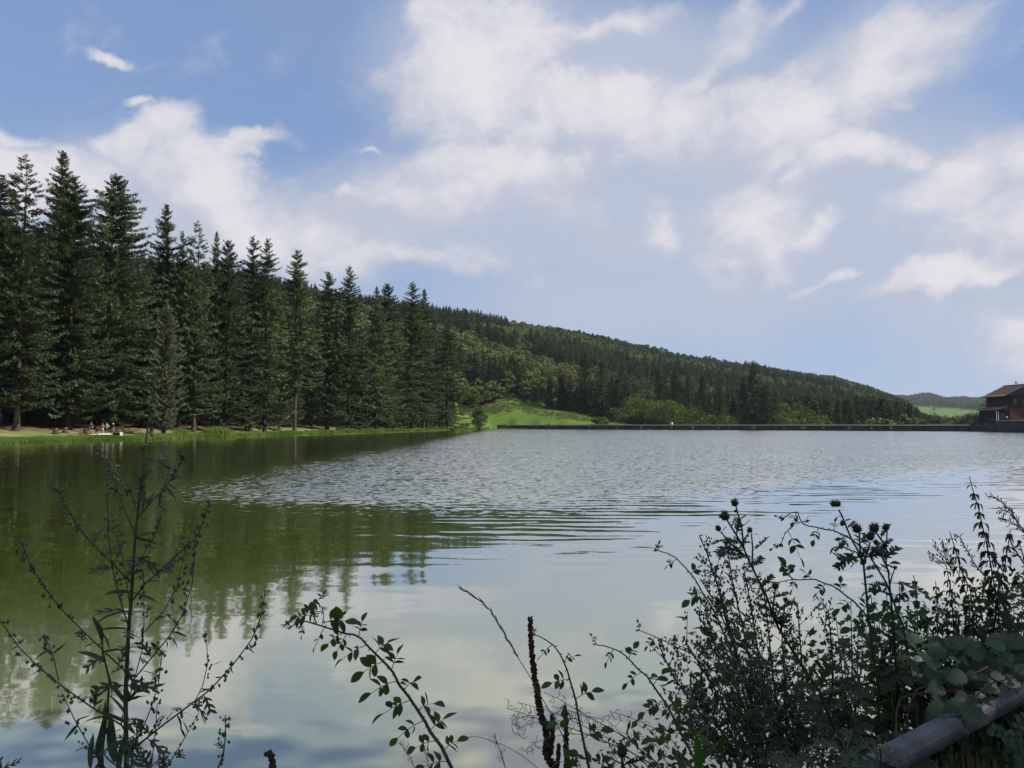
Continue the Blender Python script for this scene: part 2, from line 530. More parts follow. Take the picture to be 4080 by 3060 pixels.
# ground sheet: rings round the viewpoint, dense where the photograph looks
phi = np.concatenate([np.arange(-math.pi, -0.70, 0.06), np.arange(-0.70, 0.70, 0.003), np.arange(0.70, math.pi - 0.02, 0.06)])
rad = np.concatenate([[0.05, 0.5], np.exp(np.arange(math.log(0.9), math.log(4700.0), 0.0262))])
PH, RR = np.meshgrid(phi, rad)
GX, GY = RR * np.sin(PH), RR * np.cos(PH)
GZ, GSD, GIDX, GA = ground(GX, GY)
nr, nc = GX.shape
ii = np.arange(nr * nc).reshape(nr, nc)
q = np.stack([ii[:-1], np.roll(ii, -1, 1)[:-1], np.roll(ii, -1, 1)[1:], ii[1:]], -1).reshape(-1, 4)


def ground_material():
    m, nt, out = new_mat('ground_cover')
    geo = nt.nodes.new('ShaderNodeNewGeometry').outputs['Position']
    att = node(nt, 'ShaderNodeVertexColor', {'layer_name': 'zone'})
    sep = node(nt, 'ShaderNodeSeparateColor', i0=att.outputs[0])
    n1 = noise(nt, geo, 0.09, 6, 0.62)
    n2 = noise(nt, geo, 0.9, 5, 0.65)
    n3 = noise(nt, geo, 9.0, 5, 0.7)
    floor_c = mixc(nt, smooth(nt, n2, .35, .65), (0.030, 0.026, 0.016), (0.060, 0.055, 0.028))
    lush = mixc(nt, smooth(nt, n1, .35, .65), (0.070, 0.138, 0.018), (0.105, 0.175, 0.026))
    lush = mixc(nt, smooth(nt, noise(nt, geo, 0.22, 6, .7, .6), .56, .68), lush, (0.14, 0.155, 0.058))
    lush = mixc(nt, mth(nt, 'MULTIPLY', smooth(nt, n3, .45, .7), .35), lush, (0.05, 0.085, 0.016))
    mown = mixc(nt, smooth(nt, n2, .35, .65), (0.135, 0.170, 0.050), (0.22, 0.225, 0.090))
    mown = mixc(nt, smooth(nt, noise(nt, vmath(nt, 'MULTIPLY', geo, (.5, 1, 1)), 0.16, 5, .6), .55, .66), mown, (0.34, 0.27, 0.13))
    need = mixc(nt, smooth(nt, n2, .35, .65), (0.21, 0.115, 0.062), (0.33, 0.20, 0.115))
    need = mixc(nt, smooth(nt, noise(nt, geo, .45, 5, .65), .45, .62), need, (0.075, 0.080, 0.035))
    c = mixc(nt, sep.outputs[0], floor_c, lush)
    c = mixc(nt, sep.outputs[1], c, mown)
    c = mixc(nt, sep.outputs[2], c, need)
    p = node(nt, 'ShaderNodeBsdfPrincipled', Roughness=0.95)
    p.inputs['Specular IOR Level'].default_value = 0.1
    nt.links.new(c, p.inputs['Base Color'])
    b = node(nt, 'ShaderNodeBump', Strength=0.6, Distance=0.25)
    nt.links.new(mth(nt, 'ADD', noise(nt, geo, 2.2, 6, .7), mth(nt, 'MULTIPLY', n1, 2.0)), b.inputs['Height'])
    nt.links.new(b.outputs[0], p.inputs['Normal'])
    nt.links.new(p.outputs[0], out.inputs[0])
    return m


def field_mask(X, Y, a):
    """The far green field on the slope at the right."""
    lo = np.interp(a, [.495, .535, .57, .605], [2300, 2150, 2060, 2200])
    hi = np.interp(a, [.495, .53, .57, .612], [2660, 2630, 2520, 2380])
    return (a > .49) & (a < .615) & (Y > lo) & (Y < hi)


def meadow_mask(X, Y, a):
    top = np.interp(a, [-.06, -.05, .0, .03, .06, .117, .16], [455, 462, 490, 476, 462, 446, 436])
    return (a > -.075) & (a < .155) & (Y > 395) & (Y < top)


left = ~np.isin(GIDX, list(E_NEAR | E_RIGHT | E_DAM)) & (GY > -40)
zone = np.zeros((nr, nc, 4), dtype=np.float32)
zone[..., 3] = 1
zone[..., 0] = np.where(meadow_mask(GX, GY, GA) | field_mask(GX, GY, GA), 1, 0)
jit = 2.5 * wob(GX, GY, 0.11)
strip = left & (GSD < 60)
zone[..., 0] = np.where(strip, np.maximum(zone[..., 0], 1 - sstep(GSD + jit, 3.5, 6)), zone[..., 0])
zone[..., 0] = np.maximum(zone[..., 0], np.where((GA > -.02) & (GA < .15) & (GY > 440) & (GY < 535), .55, 0))
farl = sstep(GY, 200, 330)
zone[..., 0] = np.where(strip & (GA > -.2) & (GA < -.03), np.maximum(zone[..., 0], (1 - sstep(GSD, 14, 26)) * farl), zone[..., 0])
zone[..., 1] = np.where(strip, sstep(GSD + jit, 3.5, 6) * (1 - sstep(GSD + jit, 13, 17)) * (1 - farl), 0)
zone[..., 2] = np.where(strip, sstep(GSD + jit, 13, 17) * (1 - sstep(GSD, 36, 48)) * (1 - farl), 0)
gm = mesh_np('ground', np.stack([GX, GY, GZ], -1).reshape(-1, 3), q, ground_material())
col = gm.color_attributes.new('zone', 'FLOAT_COLOR', 'POINT')
col.data.foreach_set('color', zone.reshape(-1))
ground_obj = tag(obj('ground', gm), kind='structure')
del GX, GY, GZ, GSD, GIDX, GA, PH, RR, zone


def gz(x, y):
    return float(ground(np.array([x]), np.array([y]))[0][0])


# ------------------------------------------------------------------ water
def water_material():
    m, nt, out = new_mat('lake_water')
    pos = nt.nodes.new('ShaderNodeNewGeometry').outputs['Position']
    sp = node(nt, 'ShaderNodeSeparateXYZ', i0=pos)
    X, Y = sp.outputs[0], sp.outputs[1]
    big = mth(nt, 'SUBTRACT', noise(nt, pos, 0.11, 4, 0.6), 0.5)
    mid = mth(nt, 'SUBTRACT', noise(nt, vmath(nt, 'MULTIPLY', pos, (0.5, 1.6, 1)), 0.16, 5, 0.62), 0.5)
    # wind on the open water, calm under the near bank and in the lee of the firs
    edge_y = mth(nt, 'MULTIPLY_ADD', mth(nt, 'MAXIMUM', X, 0.0), 0.75, 20.5)
    edge_y = mth(nt, 'MULTIPLY_ADD', big, 9.0, edge_y)
    wy = mth(nt, 'DIVIDE', mth(nt, 'SUBTRACT', Y, edge_y), 8.0)
    wy = smooth(nt, wy, -0.2, 1.0)
    edge_x = mth(nt, 'MULTIPLY_ADD', mid, 13.0, -13.0)
    wx = smooth(nt, mth(nt, 'DIVIDE', mth(nt, 'SUBTRACT', X, edge_x), 8.0), -0.7, 1.0)
    wind = mth(nt, 'MULTIPLY', wy, wx)
    gust = smooth(nt, mid, -0.22, 0.10, 0.55, 1.0)
    wind = mth(nt, 'MULTIPLY', wind, gust)
    lee = mth(nt, 'MULTIPLY', smooth(nt, Y, 26, 45), 0.12)
    wind = mth(nt, 'MAXIMUM', wind, lee)
    # wavelets: slopes taken straight from noise so that they also scatter light where they are far smaller than a pixel
    rp = vmath(nt, 'MULTIPLY', pos, (0.8, 1.1, 1))
    r1 = vmath(nt, 'SUBTRACT', noise(nt, rp, 4.6, 3, 0.62, 0.3, 1), (.5, .5, .5))
    amp = mth(nt, 'MULTIPLY', wind, 1.15)
    s1 = vmath(nt, 'SCALE', r1, 1.0)
    s1.node.inputs['Scale'].default_value = 1.0
    nt.links.new(amp, s1.node.inputs['Scale'])
    # long low swell in trains across the calm water
    ph = mth(nt, 'MULTIPLY_ADD', noise(nt, vmath(nt, 'MULTIPLY', pos, (0.35, 1.0, 1)), 0.75, 4, 0.6), 13.0, mth(nt, 'MULTIPLY_ADD', X, 0.45, mth(nt, 'MULTIPLY', Y, 8.2)))
    tr_mask = mth(nt, 'MULTIPLY', smooth(nt, Y, 11.0, 17), smooth(nt, Y, 60, 26))
    tr_mask = mth(nt, 'MULTIPLY', tr_mask, smooth(nt, mth(nt, 'MULTIPLY_ADD', big, 8.0, X), -7.0, -1.0, 0.10, 1.0))
    tr_mask = mth(nt, 'MULTIPLY', tr_mask, smooth(nt, noise(nt, vmath(nt, 'MULTIPLY', pos, (0.35, 1.0, 1)), 0.55, 5, 0.65), .40, .62, 0.10, 1.0))
    tr = mth(nt, 'MULTIPLY', mth(nt, 'SINE', ph), mth(nt, 'MULTIPLY', tr_mask, 0.033))
    # the faint unevenness of calm water
    cp = vmath(nt, 'MULTIPLY', pos, (0.45, 1.5, 1))
    c1 = vmath(nt, 'SUBTRACT', noise(nt, cp, 1.1, 3, 0.5, 0.6, 1), (.5, .5, .5))
    c1 = vmath(nt, 'MULTIPLY', c1, (0.020, 0.040, 0))
    sl = vmath(nt, 'ADD', vmath(nt, 'MULTIPLY', s1, (1, 1, 0)), c1)
    sl = vmath(nt, 'ADD', sl, node(nt, 'ShaderNodeCombineXYZ', i0=0.0, i1=mth(nt, 'MULTIPLY_ADD', wind, -0.100, tr), i2=1.0).outputs[0])
    nrm = vmath(nt, 'NORMALIZE', sl)
    p = node(nt, 'ShaderNodeBsdfPrincipled', Roughness=0.03, IOR=1.7)
    p.inputs['Base Color'].default_value = (0.062, 0.092, 0.018, 1)
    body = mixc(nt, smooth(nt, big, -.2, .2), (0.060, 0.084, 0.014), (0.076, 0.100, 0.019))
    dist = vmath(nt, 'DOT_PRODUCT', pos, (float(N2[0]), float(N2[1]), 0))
    near_pale = smooth(nt, mth(nt, 'MULTIPLY_ADD', mid, 7.0, dist), 15.0, 3.5)  # body colour turns paler and greyer towards the near bank
    body = mixc(nt, near_pale, body, (0.175, 0.200, 0.115))
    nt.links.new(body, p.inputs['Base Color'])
    nt.links.new(nrm, p.inputs['Normal'])
    nt.links.new(nrm, p.inputs['Coat Normal'])
    p.inputs['Coat Weight'].default_value = 1.0
    p.inputs['Coat Roughness'].default_value = 0.03
    p.inputs['Coat IOR'].default_value = 1.75
    nt.links.new(p.outputs[0], out.inputs[0])
    return m


cen = POLY.mean(0)
pn = []
for i in range(len(POLY)):
    p0, p1, p2 = POLY[i - 1], POLY[i], POLY[(i + 1) % len(POLY)]
    d = (p2 - p0) / np.linalg.norm(p2 - p0)
    nrm = np.array([d[1], -d[0]])       # the outline runs anticlockwise, so this points away from the water
    pn.append(p1 + nrm * 1.6)
wm = bpy.data.meshes.new('lake')
wm.from_pydata([(x, y, 0.0) for x, y in pn], [], [tuple(range(len(pn)))])
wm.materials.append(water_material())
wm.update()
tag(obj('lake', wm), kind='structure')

# ------------------------------------------------------------------ dam wall
M_CONC = rough_mat('weathered_concrete', (0.042, 0.040, 0.040), (0.080, 0.075, 0.073), 0.5, 0.9, (0.035, 0.034, 0.034), bump=0.02, bscale=3)
M_COPE = rough_mat('pale_coping', (0.48, 0.45, 0.37), (0.62, 0.58, 0.48), 1.5, 0.85)
M_PATCH = rough_mat('repaired_concrete', (0.17, 0.18, 0.18), (0.26, 0.27, 0.27), 1.2, 0.9)
M_DAMP = rough_mat('wet_concrete', (0.020, 0.020, 0.018), (0.038, 0.037, 0.033), 1.0, 0.6)


def wall_run(mb, p0, p1, z0, z1, th, off=0.0):
    """A straight wall slab whose lake face runs p0 -> p1; off pushes the face towards the lake."""
    d = np.array(p1) - np.array(p0)
    L = np.linalg.norm(d)
    d = d / L
    n = np.array([d[1], -d[0]])
    c = (np.array(p0) + np.array(p1)) / 2 - n * (th / 2) + n * off
    mb.box((c[0], c[1], (z0 + z1) / 2), (L, th, z1 - z0), math.atan2(d[1], d[0]))
    return d, n, L


DA, DB = np.array(DAM_A), np.array(DAM_B)
dd = (DB - DA) / np.linalg.norm(DB - DA)
dn = np.array([dd[1], -dd[0]])         # towards the lake
if dn[1] > 0:
    dn = -dn
dam_len = float(np.linalg.norm(DB - DA))
dam = thing('dam_wall', 'long low dark concrete dam wall closing the lake, with pale coping', 'dam', (DA[0], DA[1], 0), math.atan2(dd[1], dd[0]))


def dam_part(name, s0, s1, z0, z1, y0, y1, mat, parent=None):
    mb = MB()
    mb.box(((s0 + s1) / 2, (y0 + y1) / 2, (z0 + z1) / 2), (s1 - s0, y1 - y0, z1 - z0))
    return mb.build(name, mat, parent or dam)


# local frame of the dam: x along it, y = 0 on the lake face and growing away from the lake
dam_part('wall', 0, dam_len + 1, -1.5, 1.98, 0.0, 4.2, M_CONC)
dam_part('wet_band', 0, dam_len, -1.0, 0.34, -0.06, -0.003, M_DAMP)
s, k = 0.0, 0
rs = random.Random(4)
cope_me = None
while s < dam_len - 4:
    L = 9.6
    if cope_me is None:
        o = dam_part('coping', s, s + L - 0.05, 1.98, 2.36, -0.22, 0.62, M_COPE)
        cope_me = o
    else:
        o = cope_me.copy()
        link(o, dam)
        o.location = (s, 0, rs.uniform(-0.02, 0.02))
    s += L
patch_at = [(62, 2.4, .9, 1.9), (78, 1.0, .5, 1.5), (92, 2.0, .45, 1.9), (99, .7, .7, 1.9), (104, .6, .8, 1.8), (108, 1.0, .6, 1.9), (118.5, 2.2, .4, 1.9),
            (131, 1.0, .5, 1.7), (136, .6, .7, 1.8), (147, 2.0, .45, 1.85), (160, .7, .6, 1.8), (40, 1.1, .7, 1.7), (50, .7, .8, 1.6), (28, .8, .6, 1.8), (72, .6, .5, 1.8),
            (168, 2.6, .5, 1.7), (176, 1.2, .6, 1.9), (186, 1.4, .5, 1.8), (194, 1.0, .5, 1.6), (201, 1.3, .4, 1.8)]
for s0, wd, z0, z1 in patch_at:
    mb = MB()
    n = 8
    rr = random.Random(int(s0 * 10))
    ring = [(s0 + wd * (math.cos(2 * math.pi * i / n) * rr.uniform(.38, .56)), (z0 + z1) / 2 + (z1 - z0) * math.sin(2 * math.pi * i / n) * rr.uniform(.40, .55)) for i in range(n)]
    mb.add([(x, -0.012, z) for x, z in ring] + [(x, 0.02, z) for x, z in ring], [tuple(range(n))] + [(i, i + n, (i + 1) % n + n, (i + 1) % n) for i in range(n)])
    mb.build('repair_patch', M_PATCH, dam)
for s0 in np.arange(9.6, dam_len, 19.2):
    dam_part('joint', s0 - 0.05, s0 + 0.05, 0.36, 2.0, -0.03, 0.02, M_DAMP)

# small pale box on the dam's crest
pb = at(2667, 1686, 1.0)
sbox = 0.0
for s_ in np.arange(0, dam_len, 0.25):
    q_ = DA + dd * s_
    if q_[0] / q_[1] > (2667 - 2040) / FPX:
        sbox = s_
        break
q_ = DA + dd * sbox - dn * 1.2
gb = thing('gauge_box', 'small pale box standing on the crest of the dam wall', 'box', (q_[0], q_[1], 2.02), math.atan2(dd[1], dd[0]))
mb = MB(); mb.box((0, 0, 0.75), (1.25, 0.9, 1.5)); mb.build('housing', M_COPE, gb)
mb = MB(); mb.box((0, 0, 1.56), (1.45, 1.1, 0.12)); mb.build('lid', M_CONC, gb)
mb = MB(); mb.box((-0.25, -0.47, 0.7), (0.5, 0.04, 1.0)); mb.build('door', M_CONC, gb)

# landing strip at the dam's left end
M_PLANK = rough_mat('old_planks', (0.22, 0.17, 0.13), (0.36, 0.29, 0.23), 3, 0.85)
j0, j1 = np.array(shore_pt(1968, 1711.2)), np.array(shore_pt(2112, 1710.6))
jd = (j1 - j0) / np.linalg.norm(j1 - j0)
jl = float(np.linalg.norm(j1 - j0))
jet = thing('landing_stage', 'thin low wooden landing stage at the grassy end of the dam', 'jetty', (j0[0], j0[1], 0), math.atan2(jd[1], jd[0]))
for i in range(int(jl / 2.4)):
    mb = MB(); mb.box((1.2 + i * 2.4, 0, 0.27), (2.34, 1.3, 0.08)); mb.build('plank', M_PLANK, jet)
for i in range(6):
    mb = MB(); mb.tube([(1 + i * (jl - 2) / 5, -0.5, -1.2), (1 + i * (jl - 2) / 5, -0.5, 0.23)], 0.09, 6); mb.build('post', M_DAMP, jet)

# dark float moored off the dam
M_RUBBER = rough_mat('dark_float', (0.03, 0.032, 0.036), (0.06, 0.062, 0.066), 2, 0.5)
fp = shore_pt(2581, 1714.6)
fl = thing('float', 'dark rounded float moored on the water in front of the dam wall', 'buoy', (fp[0], fp[1], 0), 0.1)
mb = MB()
prof = [(0.0, .50), (.5, .48), (.85, .36), (1.05, .16), (1.08, 0.0), (.9, -.25)]
V, F = [], []
for (r, z) in prof:
    for i in range(16):
        t = 2 * math.pi * i / 16
        V.append((r * 1.15 * math.cos(t), r * .8 * math.sin(t), z))
for j in range(len(prof) - 1):
    for i in range(16):
        i2 = (i + 1) % 16
        F.append((j * 16 + i, j * 16 + i2, (j + 1) * 16 + i2, (j + 1) * 16 + i)[::-1])
mb.add(V, F)
mb.build('hull', M_RUBBER, fl, True)
mb = MB()
mb.tube([(1.12 * 1.09 * math.cos(t), .9 * math.sin(t), 0.12) for t in np.linspace(0, 2 * math.pi, 25)], 0.06, 6, False)
mb.build('rubbing_band', M_DAMP, fl, True)

# ------------------------------------------------------------------ trees
def kites(P, A, B, L, W):
    """Four-cornered sprigs: start P, unit direction A, unit side B, length L, width W."""
    n = len(P)
    L, W = L[:, None], W[:, None]
    V = np.empty((n, 4, 3))
    V[:, 0] = P
    V[:, 1] = P + A * L * 0.45 + B * W * 0.5
    V[:, 2] = P + A * L
    V[:, 3] = P + A * L * 0.45 - B * W * 0.5
    return V.reshape(-1, 3), np.arange(n * 4).reshape(n, 4)


def unit(v):
    return v / np.maximum(np.linalg.norm(v, axis=-1, keepdims=True), 1e-9)


def conifer_crown(seed, H, R, base=0.10, whorl=0.92, per=7, sprig=0.60, dens=5.2, top_open=0.0, power=0.54, hang=0.35, lift=0.25, gap=0.18, col=False, wid=0.25):
    """Crown of a fir as sprigs along drooping branches in whorls."""
    rg = np.random.default_rng(seed)
    P_, A_, B_, L_, W_ = [], [], [], [], []
    z = H * base
    sect = rg.uniform(0.80, 1.15, 9)
    while z < H - 0.25:
        t = (z - H * base) / (H * (1 - base))
        env = R * (1 - t) ** power
        if col:
            env = R * min(1.0, (1 - t) ** 0.55) * (0.55 + 0.45 * min(1, t / 0.25))
        env *= min(1.0, 0.72 + t * 3.0)
        nb = per if t < 0.9 else max(3, per - 1)
        ph0 = rg.uniform(0, 6.28)
        for b in range(nb):
            phi_ = ph0 + 6.283 * b / nb + rg.normal(0, 0.3)
            L = env * rg.uniform(0.80, 1.22) * sect[int((phi_ % 6.283) / 6.283 * 9) % 9] * (1 + 0.15 * math.sin(z * 0.9 + phi_ * 2))
            if rg.random() < gap:
                L *= rg.uniform(0.25, 0.6)
            L = max(L, 0.18)
            pitch = (-0.16 + 0.75 * t ** 1.6) + rg.normal(0, 0.10) if not col else 0.35 + rg.normal(0, .12)
            if t > 0.93:
                pitch = 0.75
            cu = lift * (1 - t) * L
            m = max(3, int(dens * (3 + L * 2.3)))
            s = np.sort(rg.uniform(0.06 if t < .7 else 0.0, 1.0, m)) ** (0.85)
            if top_open and t > 0.55:
                s = s[s > top_open * (1 - 0.3 * rg.random())]
                if len(s) < 2:
                    s = np.array([.8, .97])
            out = np.array([math.cos(phi_), math.sin(phi_), 0.0])
            side = np.array([-math.sin(phi_), math.cos(phi_), 0.0])
            r = L * s * math.cos(pitch)
            zb_ = z + rg.normal(0, whorl * .25)
            zz = zb_ + L * s * math.sin(pitch) - cu * 0.9 * s + cu * 1.3 * s ** 3 - 0.04 * L * L * s * (1 - s)
            base_p = out[None] * r[:, None] + np.array([0, 0, 1.0])[None] * zz[:, None]
            for sg in (-1.0, 1.0):
                k = len(s)
                a = out[None] * (0.75 + rg.normal(0, .25, (k, 1))) + side[None] * sg * (0.75 + rg.normal(0, .25, (k, 1)))
                a[:, 2] += rg.normal(-hang * 0.6 + 0.4 * t, 0.28, k)
                a = unit(a)
                bb = unit(np.cross(a, np.array([0, 0, 1.0])[None] + rg.normal(0, 0.32, (k, 3))))
                ln = sprig * (0.45 + 0.75 * (1 - s)) * min(1.0, 0.35 + L / 3.2) * rg.uniform(0.6, 1.25, k)
                P_.append(base_p + rg.normal(0, 0.05, (k, 3))); A_.append(a); B_.append(bb); L_.append(ln); W_.append(ln * wid * rg.uniform(.8, 1.4, k))
            if hang > 0:
                k = len(s)
                a = unit(out[None] * 0.35 + side[None] * rg.normal(0, .5, (k, 1)) + np.array([0, 0, -1.0])[None] * (0.6 + rg.random((k, 1)) * .6))
                bb = unit(np.cross(a, side[None] * rg.choice([-1, 1], (k, 1)) + rg.normal(0, 0.4, (k, 3))))
                ln = sprig * 0.8 * min(1.0, 0.3 + L / 4) * rg.uniform(0.5, 1.2, k)
                P_.append(base_p); A_.append(a); B_.append(bb); L_.append(ln); W_.append(ln * wid * 1.1)
            P_.append(base_p[-1:]); A_.append(unit(out[None] + np.array([[0, 0, math.tan(pitch) * .5]]))); B_.append(side[None]); L_.append(np.array([sprig * .7 * min(1, .4 + L / 3)])); W_.append(np.array([.22 * sprig]))
        z += whorl * rg.uniform(0.6, 1.4) * (1.0 if t < 0.55 else 0.62)
    # leader
    k = 8
    P_.append(np.stack([np.zeros(k), np.zeros(k), np.linspace(H - 1.2, H - 0.1, k)], -1))
    ph = rg.uniform(0, 6.28, k)
    A_.append(unit(np.stack([np.cos(ph) * .5, np.sin(ph) * .5, np.full(k, .8)], -1)))
    B_.append(unit(np.stack([-np.sin(ph), np.cos(ph), np.zeros(k)], -1)))
    L_.append(np.full(k, .42)); W_.append(np.full(k, .14))
    return kites(np.concatenate(P_), np.concatenate(A_), np.concatenate(B_), np.concatenate(L_), np.concatenate(W_))


def trunk_mb(H, r, seed=0, lean=0.01, sides=8, stubs=0, zb=0.0):
    rg = random.Random(seed)
    mb = MB()
    pts, rad = [], []
    lx, ly = rg.uniform(-lean, lean), rg.uniform(-lean, lean)
    for t in (-.02, 0, .015, .05, .2, .4, .6, .8, .985):
        pts.append((lx * H * t + 0.05 * math.sin(t * 9 + seed), ly * H * t + .05 * math.cos(t * 7 + seed), H * t))
        rad.append(r * (1.55 if t <= 0 else 1.25 if t < .03 else 1.0 if t < .1 else (1 - t) ** .9 + 0.03))
    mb.tube(pts, rad, sides)
    for i in range(stubs):
        z = H * rg.uniform(0.05, 0.42)
        a = rg.uniform(0, 6.28)
        L = rg.uniform(.6, 2.6)
        mb.tube([(0, 0, z), (L * .6 * math.cos(a), L * .6 * math.sin(a), z - .1 * L), (L * math.cos(a), L * math.sin(a), z - .32 * L)], [.07, .045, .015], 4)
    return mb


def broad_crown(seed, H, R, nclump=40, per=30, leaf=0.5, low=0.18, flat=1.0):
    """Broadleaf crown: leaf-sized faces gathered in clumps spread over an uneven shell."""
    rg = np.random.default_rng(seed)
    cz, rz = H * (low + (1 - low) / 2), H * (1 - low) / 2
    d = unit(rg.normal(0, 1, (nclump, 3)))
    rr = rg.uniform(0.45, 1.0, (nclump, 1)) ** 0.6
    lob = 1 + 0.22 * np.sin(3 * np.arctan2(d[:, 1], d[:, 0]) + seed)[:, None] * (1 - np.abs(d[:, 2:3]))
    C = d * rr * lob * np.array([R, R, rz * flat]) * 0.82 + np.array([0, 0, cz])
    C[:, :2] *= (1 - 0.35 * np.clip((C[:, 2:3] - cz) / rz, 0, 1) ** 2)
    cr = R * rg.uniform(0.20, 0.36, (nclump, 1))
    n = nclump * per
    ci = np.repeat(np.arange(nclump), per)
    dd_ = unit(rg.normal(0, 1, (n, 3)) + np.array([0, 0, .35]))
    P = C[ci] + dd_ * cr[ci] * (rg.uniform(0.35, 1.0, (n, 1)) ** 0.5) * np.array([1, 1, .75])
    nrm = unit(dd_ + rg.normal(0, .55, (n, 3)))
    A = unit(np.cross(nrm, rg.normal(0, 1, (n, 3))))
    B = np.cross(nrm, A)
    L = leaf * rg.uniform(0.65, 1.4, n)
    return kites(P - A * L[:, None] / 2, A, B, L, L * rg.uniform(.55, .85, n))


def limbs_mb(H, R, r, seed=0, low=0.2, n=7, sides=6):
    rg = random.Random(seed)
    mb = MB()
    hb = H * max(low, .1)
    mb.tube([(0, 0, -.3), (0, 0, 0.1), (.05 * r, .1, hb * .6), (.1, .05, hb * 1.2), (.0, .12, H * .62), (.1, 0, H * .86)], [r * 1.5, r * 1.2, r, r * .85, r * .45, r * .12], sides)
    for i in range(n):
        a = 6.283 * i / n + rg.uniform(-.4, .4)
        z0 = hb * rg.uniform(.9, 1.8)
        L = R * rg.uniform(.6, .92)
        mb.tube([(0, 0.05, z0), (L * .4 * math.cos(a), L * .4 * math.sin(a), z0 + L * .5), (L * math.cos(a), L * math.sin(a), z0 + L * rg.uniform(.55, 1.05))], [r * .42, r * .25, r * .05], 5)
    return mb


# ---- the firs of the left shore
FIRS = []      # crown and trunk meshes of the different habits, all built 40 m tall
FIR_SPECS = [  # base, R, keywords
    dict(R=6.3, base=.085, gap=.20), dict(R=5.6, base=.10, gap=.26), dict(R=6.8, base=.075, gap=.15), dict(R=5.2, base=.09, gap=.30),
    dict(R=4.9, base=.11, gap=.22, top_open=.45), dict(R=5.0, base=.26, gap=.30, per=6), dict(R=5.6, base=.05, gap=.22, whorl=1.2, lift=.35),
    dict(R=6.0, base=.08, gap=.34, whorl=1.1, lift=.12), dict(R=5.8, base=.09, gap=.25, power=.66),
]
for i, sp_ in enumerate(FIR_SPECS):
    V, F = conifer_crown(100 + i, 40.0, **sp_)
    print('DBG fir', len(F))
    FIRS.append((mesh_np('fir_crown', V, F, M_FIR, False), trunk_mb(40.0, 0.40, i, stubs=14 if sp_['base'] > .1 else 6).mesh('fir_trunk', M_BARK_PALE if i in (4, 5) else M_BARK, True)))


def fir(x, y, H, width, habit, rz, label, group, name='fir_tree', z=None):
    """One fir: an Empty at its foot with trunk and crown."""
    t = thing(name, label, 'tree', (x, y, gz(x, y) if z is None else z), rz, group)
    s_ = H / 40.0
    tr = obj('trunk', FIRS[habit][1], t)
    cr = obj('crown', FIRS[habit][0], t)
    w_ = width / (FIR_SPECS[habit]['R'] * s_)
    tr.scale = (s_, s_, s_)
    cr.scale = (s_ * w_, s_ * w_, s_)
    cr['kind'] = 'stuff'
    return t


def shore_y(u):
    pts = sorted([((p[0] / p[1]), p[1]) for p in LEFT_SHORE])
    return float(np.interp((u - 2040) / FPX, [p[0] for p in pts], [p[1] for p in pts]))


G_ROW = 'firs along the left shore'
ROW = [  # u of the foot, v of the tip, half width in photograph pixels, habit, setback from the water, label
    (-25, 700, 150, 1, 16, 'dark fir cut off by the left edge of the view, its branches reaching in'),
    (66, 622, 128, 4, 14, 'tall fir with a thin see-through top, first whole tree from the left edge'),
    (222, 604, 118, 3, 24, 'tallest fir of the left shore, narrow pointed top behind two tree stumps'),
    (274, 705, 150, 0, 17, 'broad dense dark fir just right of the tallest one, above the stumps'),
    (440, 700, 178, 2, 21, 'widest symmetrical fir with layered boughs above the picnicking people'),
    (646, 812, 120, 8, 24, 'dark narrow spire rising behind the pale grey columnar fir'),
    (713, 926, 88, 7, 17, 'shorter dark fir immediately right of the pale columnar fir'),
    (772, 884, 80, 4, 14, 'slim fir with a light open tip, between two darker firs right of the pale one'),
    (850, 922, 72, 8, 15, 'small pointed fir with a knobbly tip in the middle of the left row'),
    (900, 958, 95, 2, 13, 'dense fir with a blunt double tip near the middle of the left row'),
    (997, 945, 92, 7, 15, 'pointed fir with green sunlit lower boughs, left one of an even pair'),
    (1056, 950, 100, 6, 12, 'pointed fir with green sunlit lower boughs, right one of an even pair'),
    (1176, 1000, 92, 5, 10, 'fir with a long bare pale trunk and a thin grey-brown crown'),
    (1303, 1084, 82, 5, 22, 'dark fir standing back on a long bare trunk, with a gap below its crown'),
    (1388, 1060, 88, 6, 7, 'fir with a thin spire and flat layered boughs on a leaning pale trunk'),
    (1497, 1142, 78, 8, 12, 'bushy fir with a ragged tip, left of a similar bushy fir'),
    (1540, 1132, 92, 2, 13, 'bushy dark fir with low boughs sweeping the grass, middle of the right-hand group'),
    (1640, 1126, 92, 7, 11, 'fir with a clear pointed tip, the taller of two neighbours near the row end'),
    (1688, 1152, 80, 8, 15, 'fir with a small pointed tip, the shorter of two neighbours near the row end'),
    (1780, 1277, 96, 6, 8, 'last fir of the row, with a dark visible trunk beside the bright meadow'),
]
rr_ = random.Random(11)
for (u, vt, hw, hb_, back, lab) in ROW:
    Y = shore_y(u) + back
    X = (u - 2040) / FPX * Y
    zg = gz(X, Y)
    top = at(u, vt, Y).z
    fir(X, Y, top - zg, 1.38 * hw / FPX * Y, hb_, rr_.uniform(0, 6.28), lab, G_ROW)

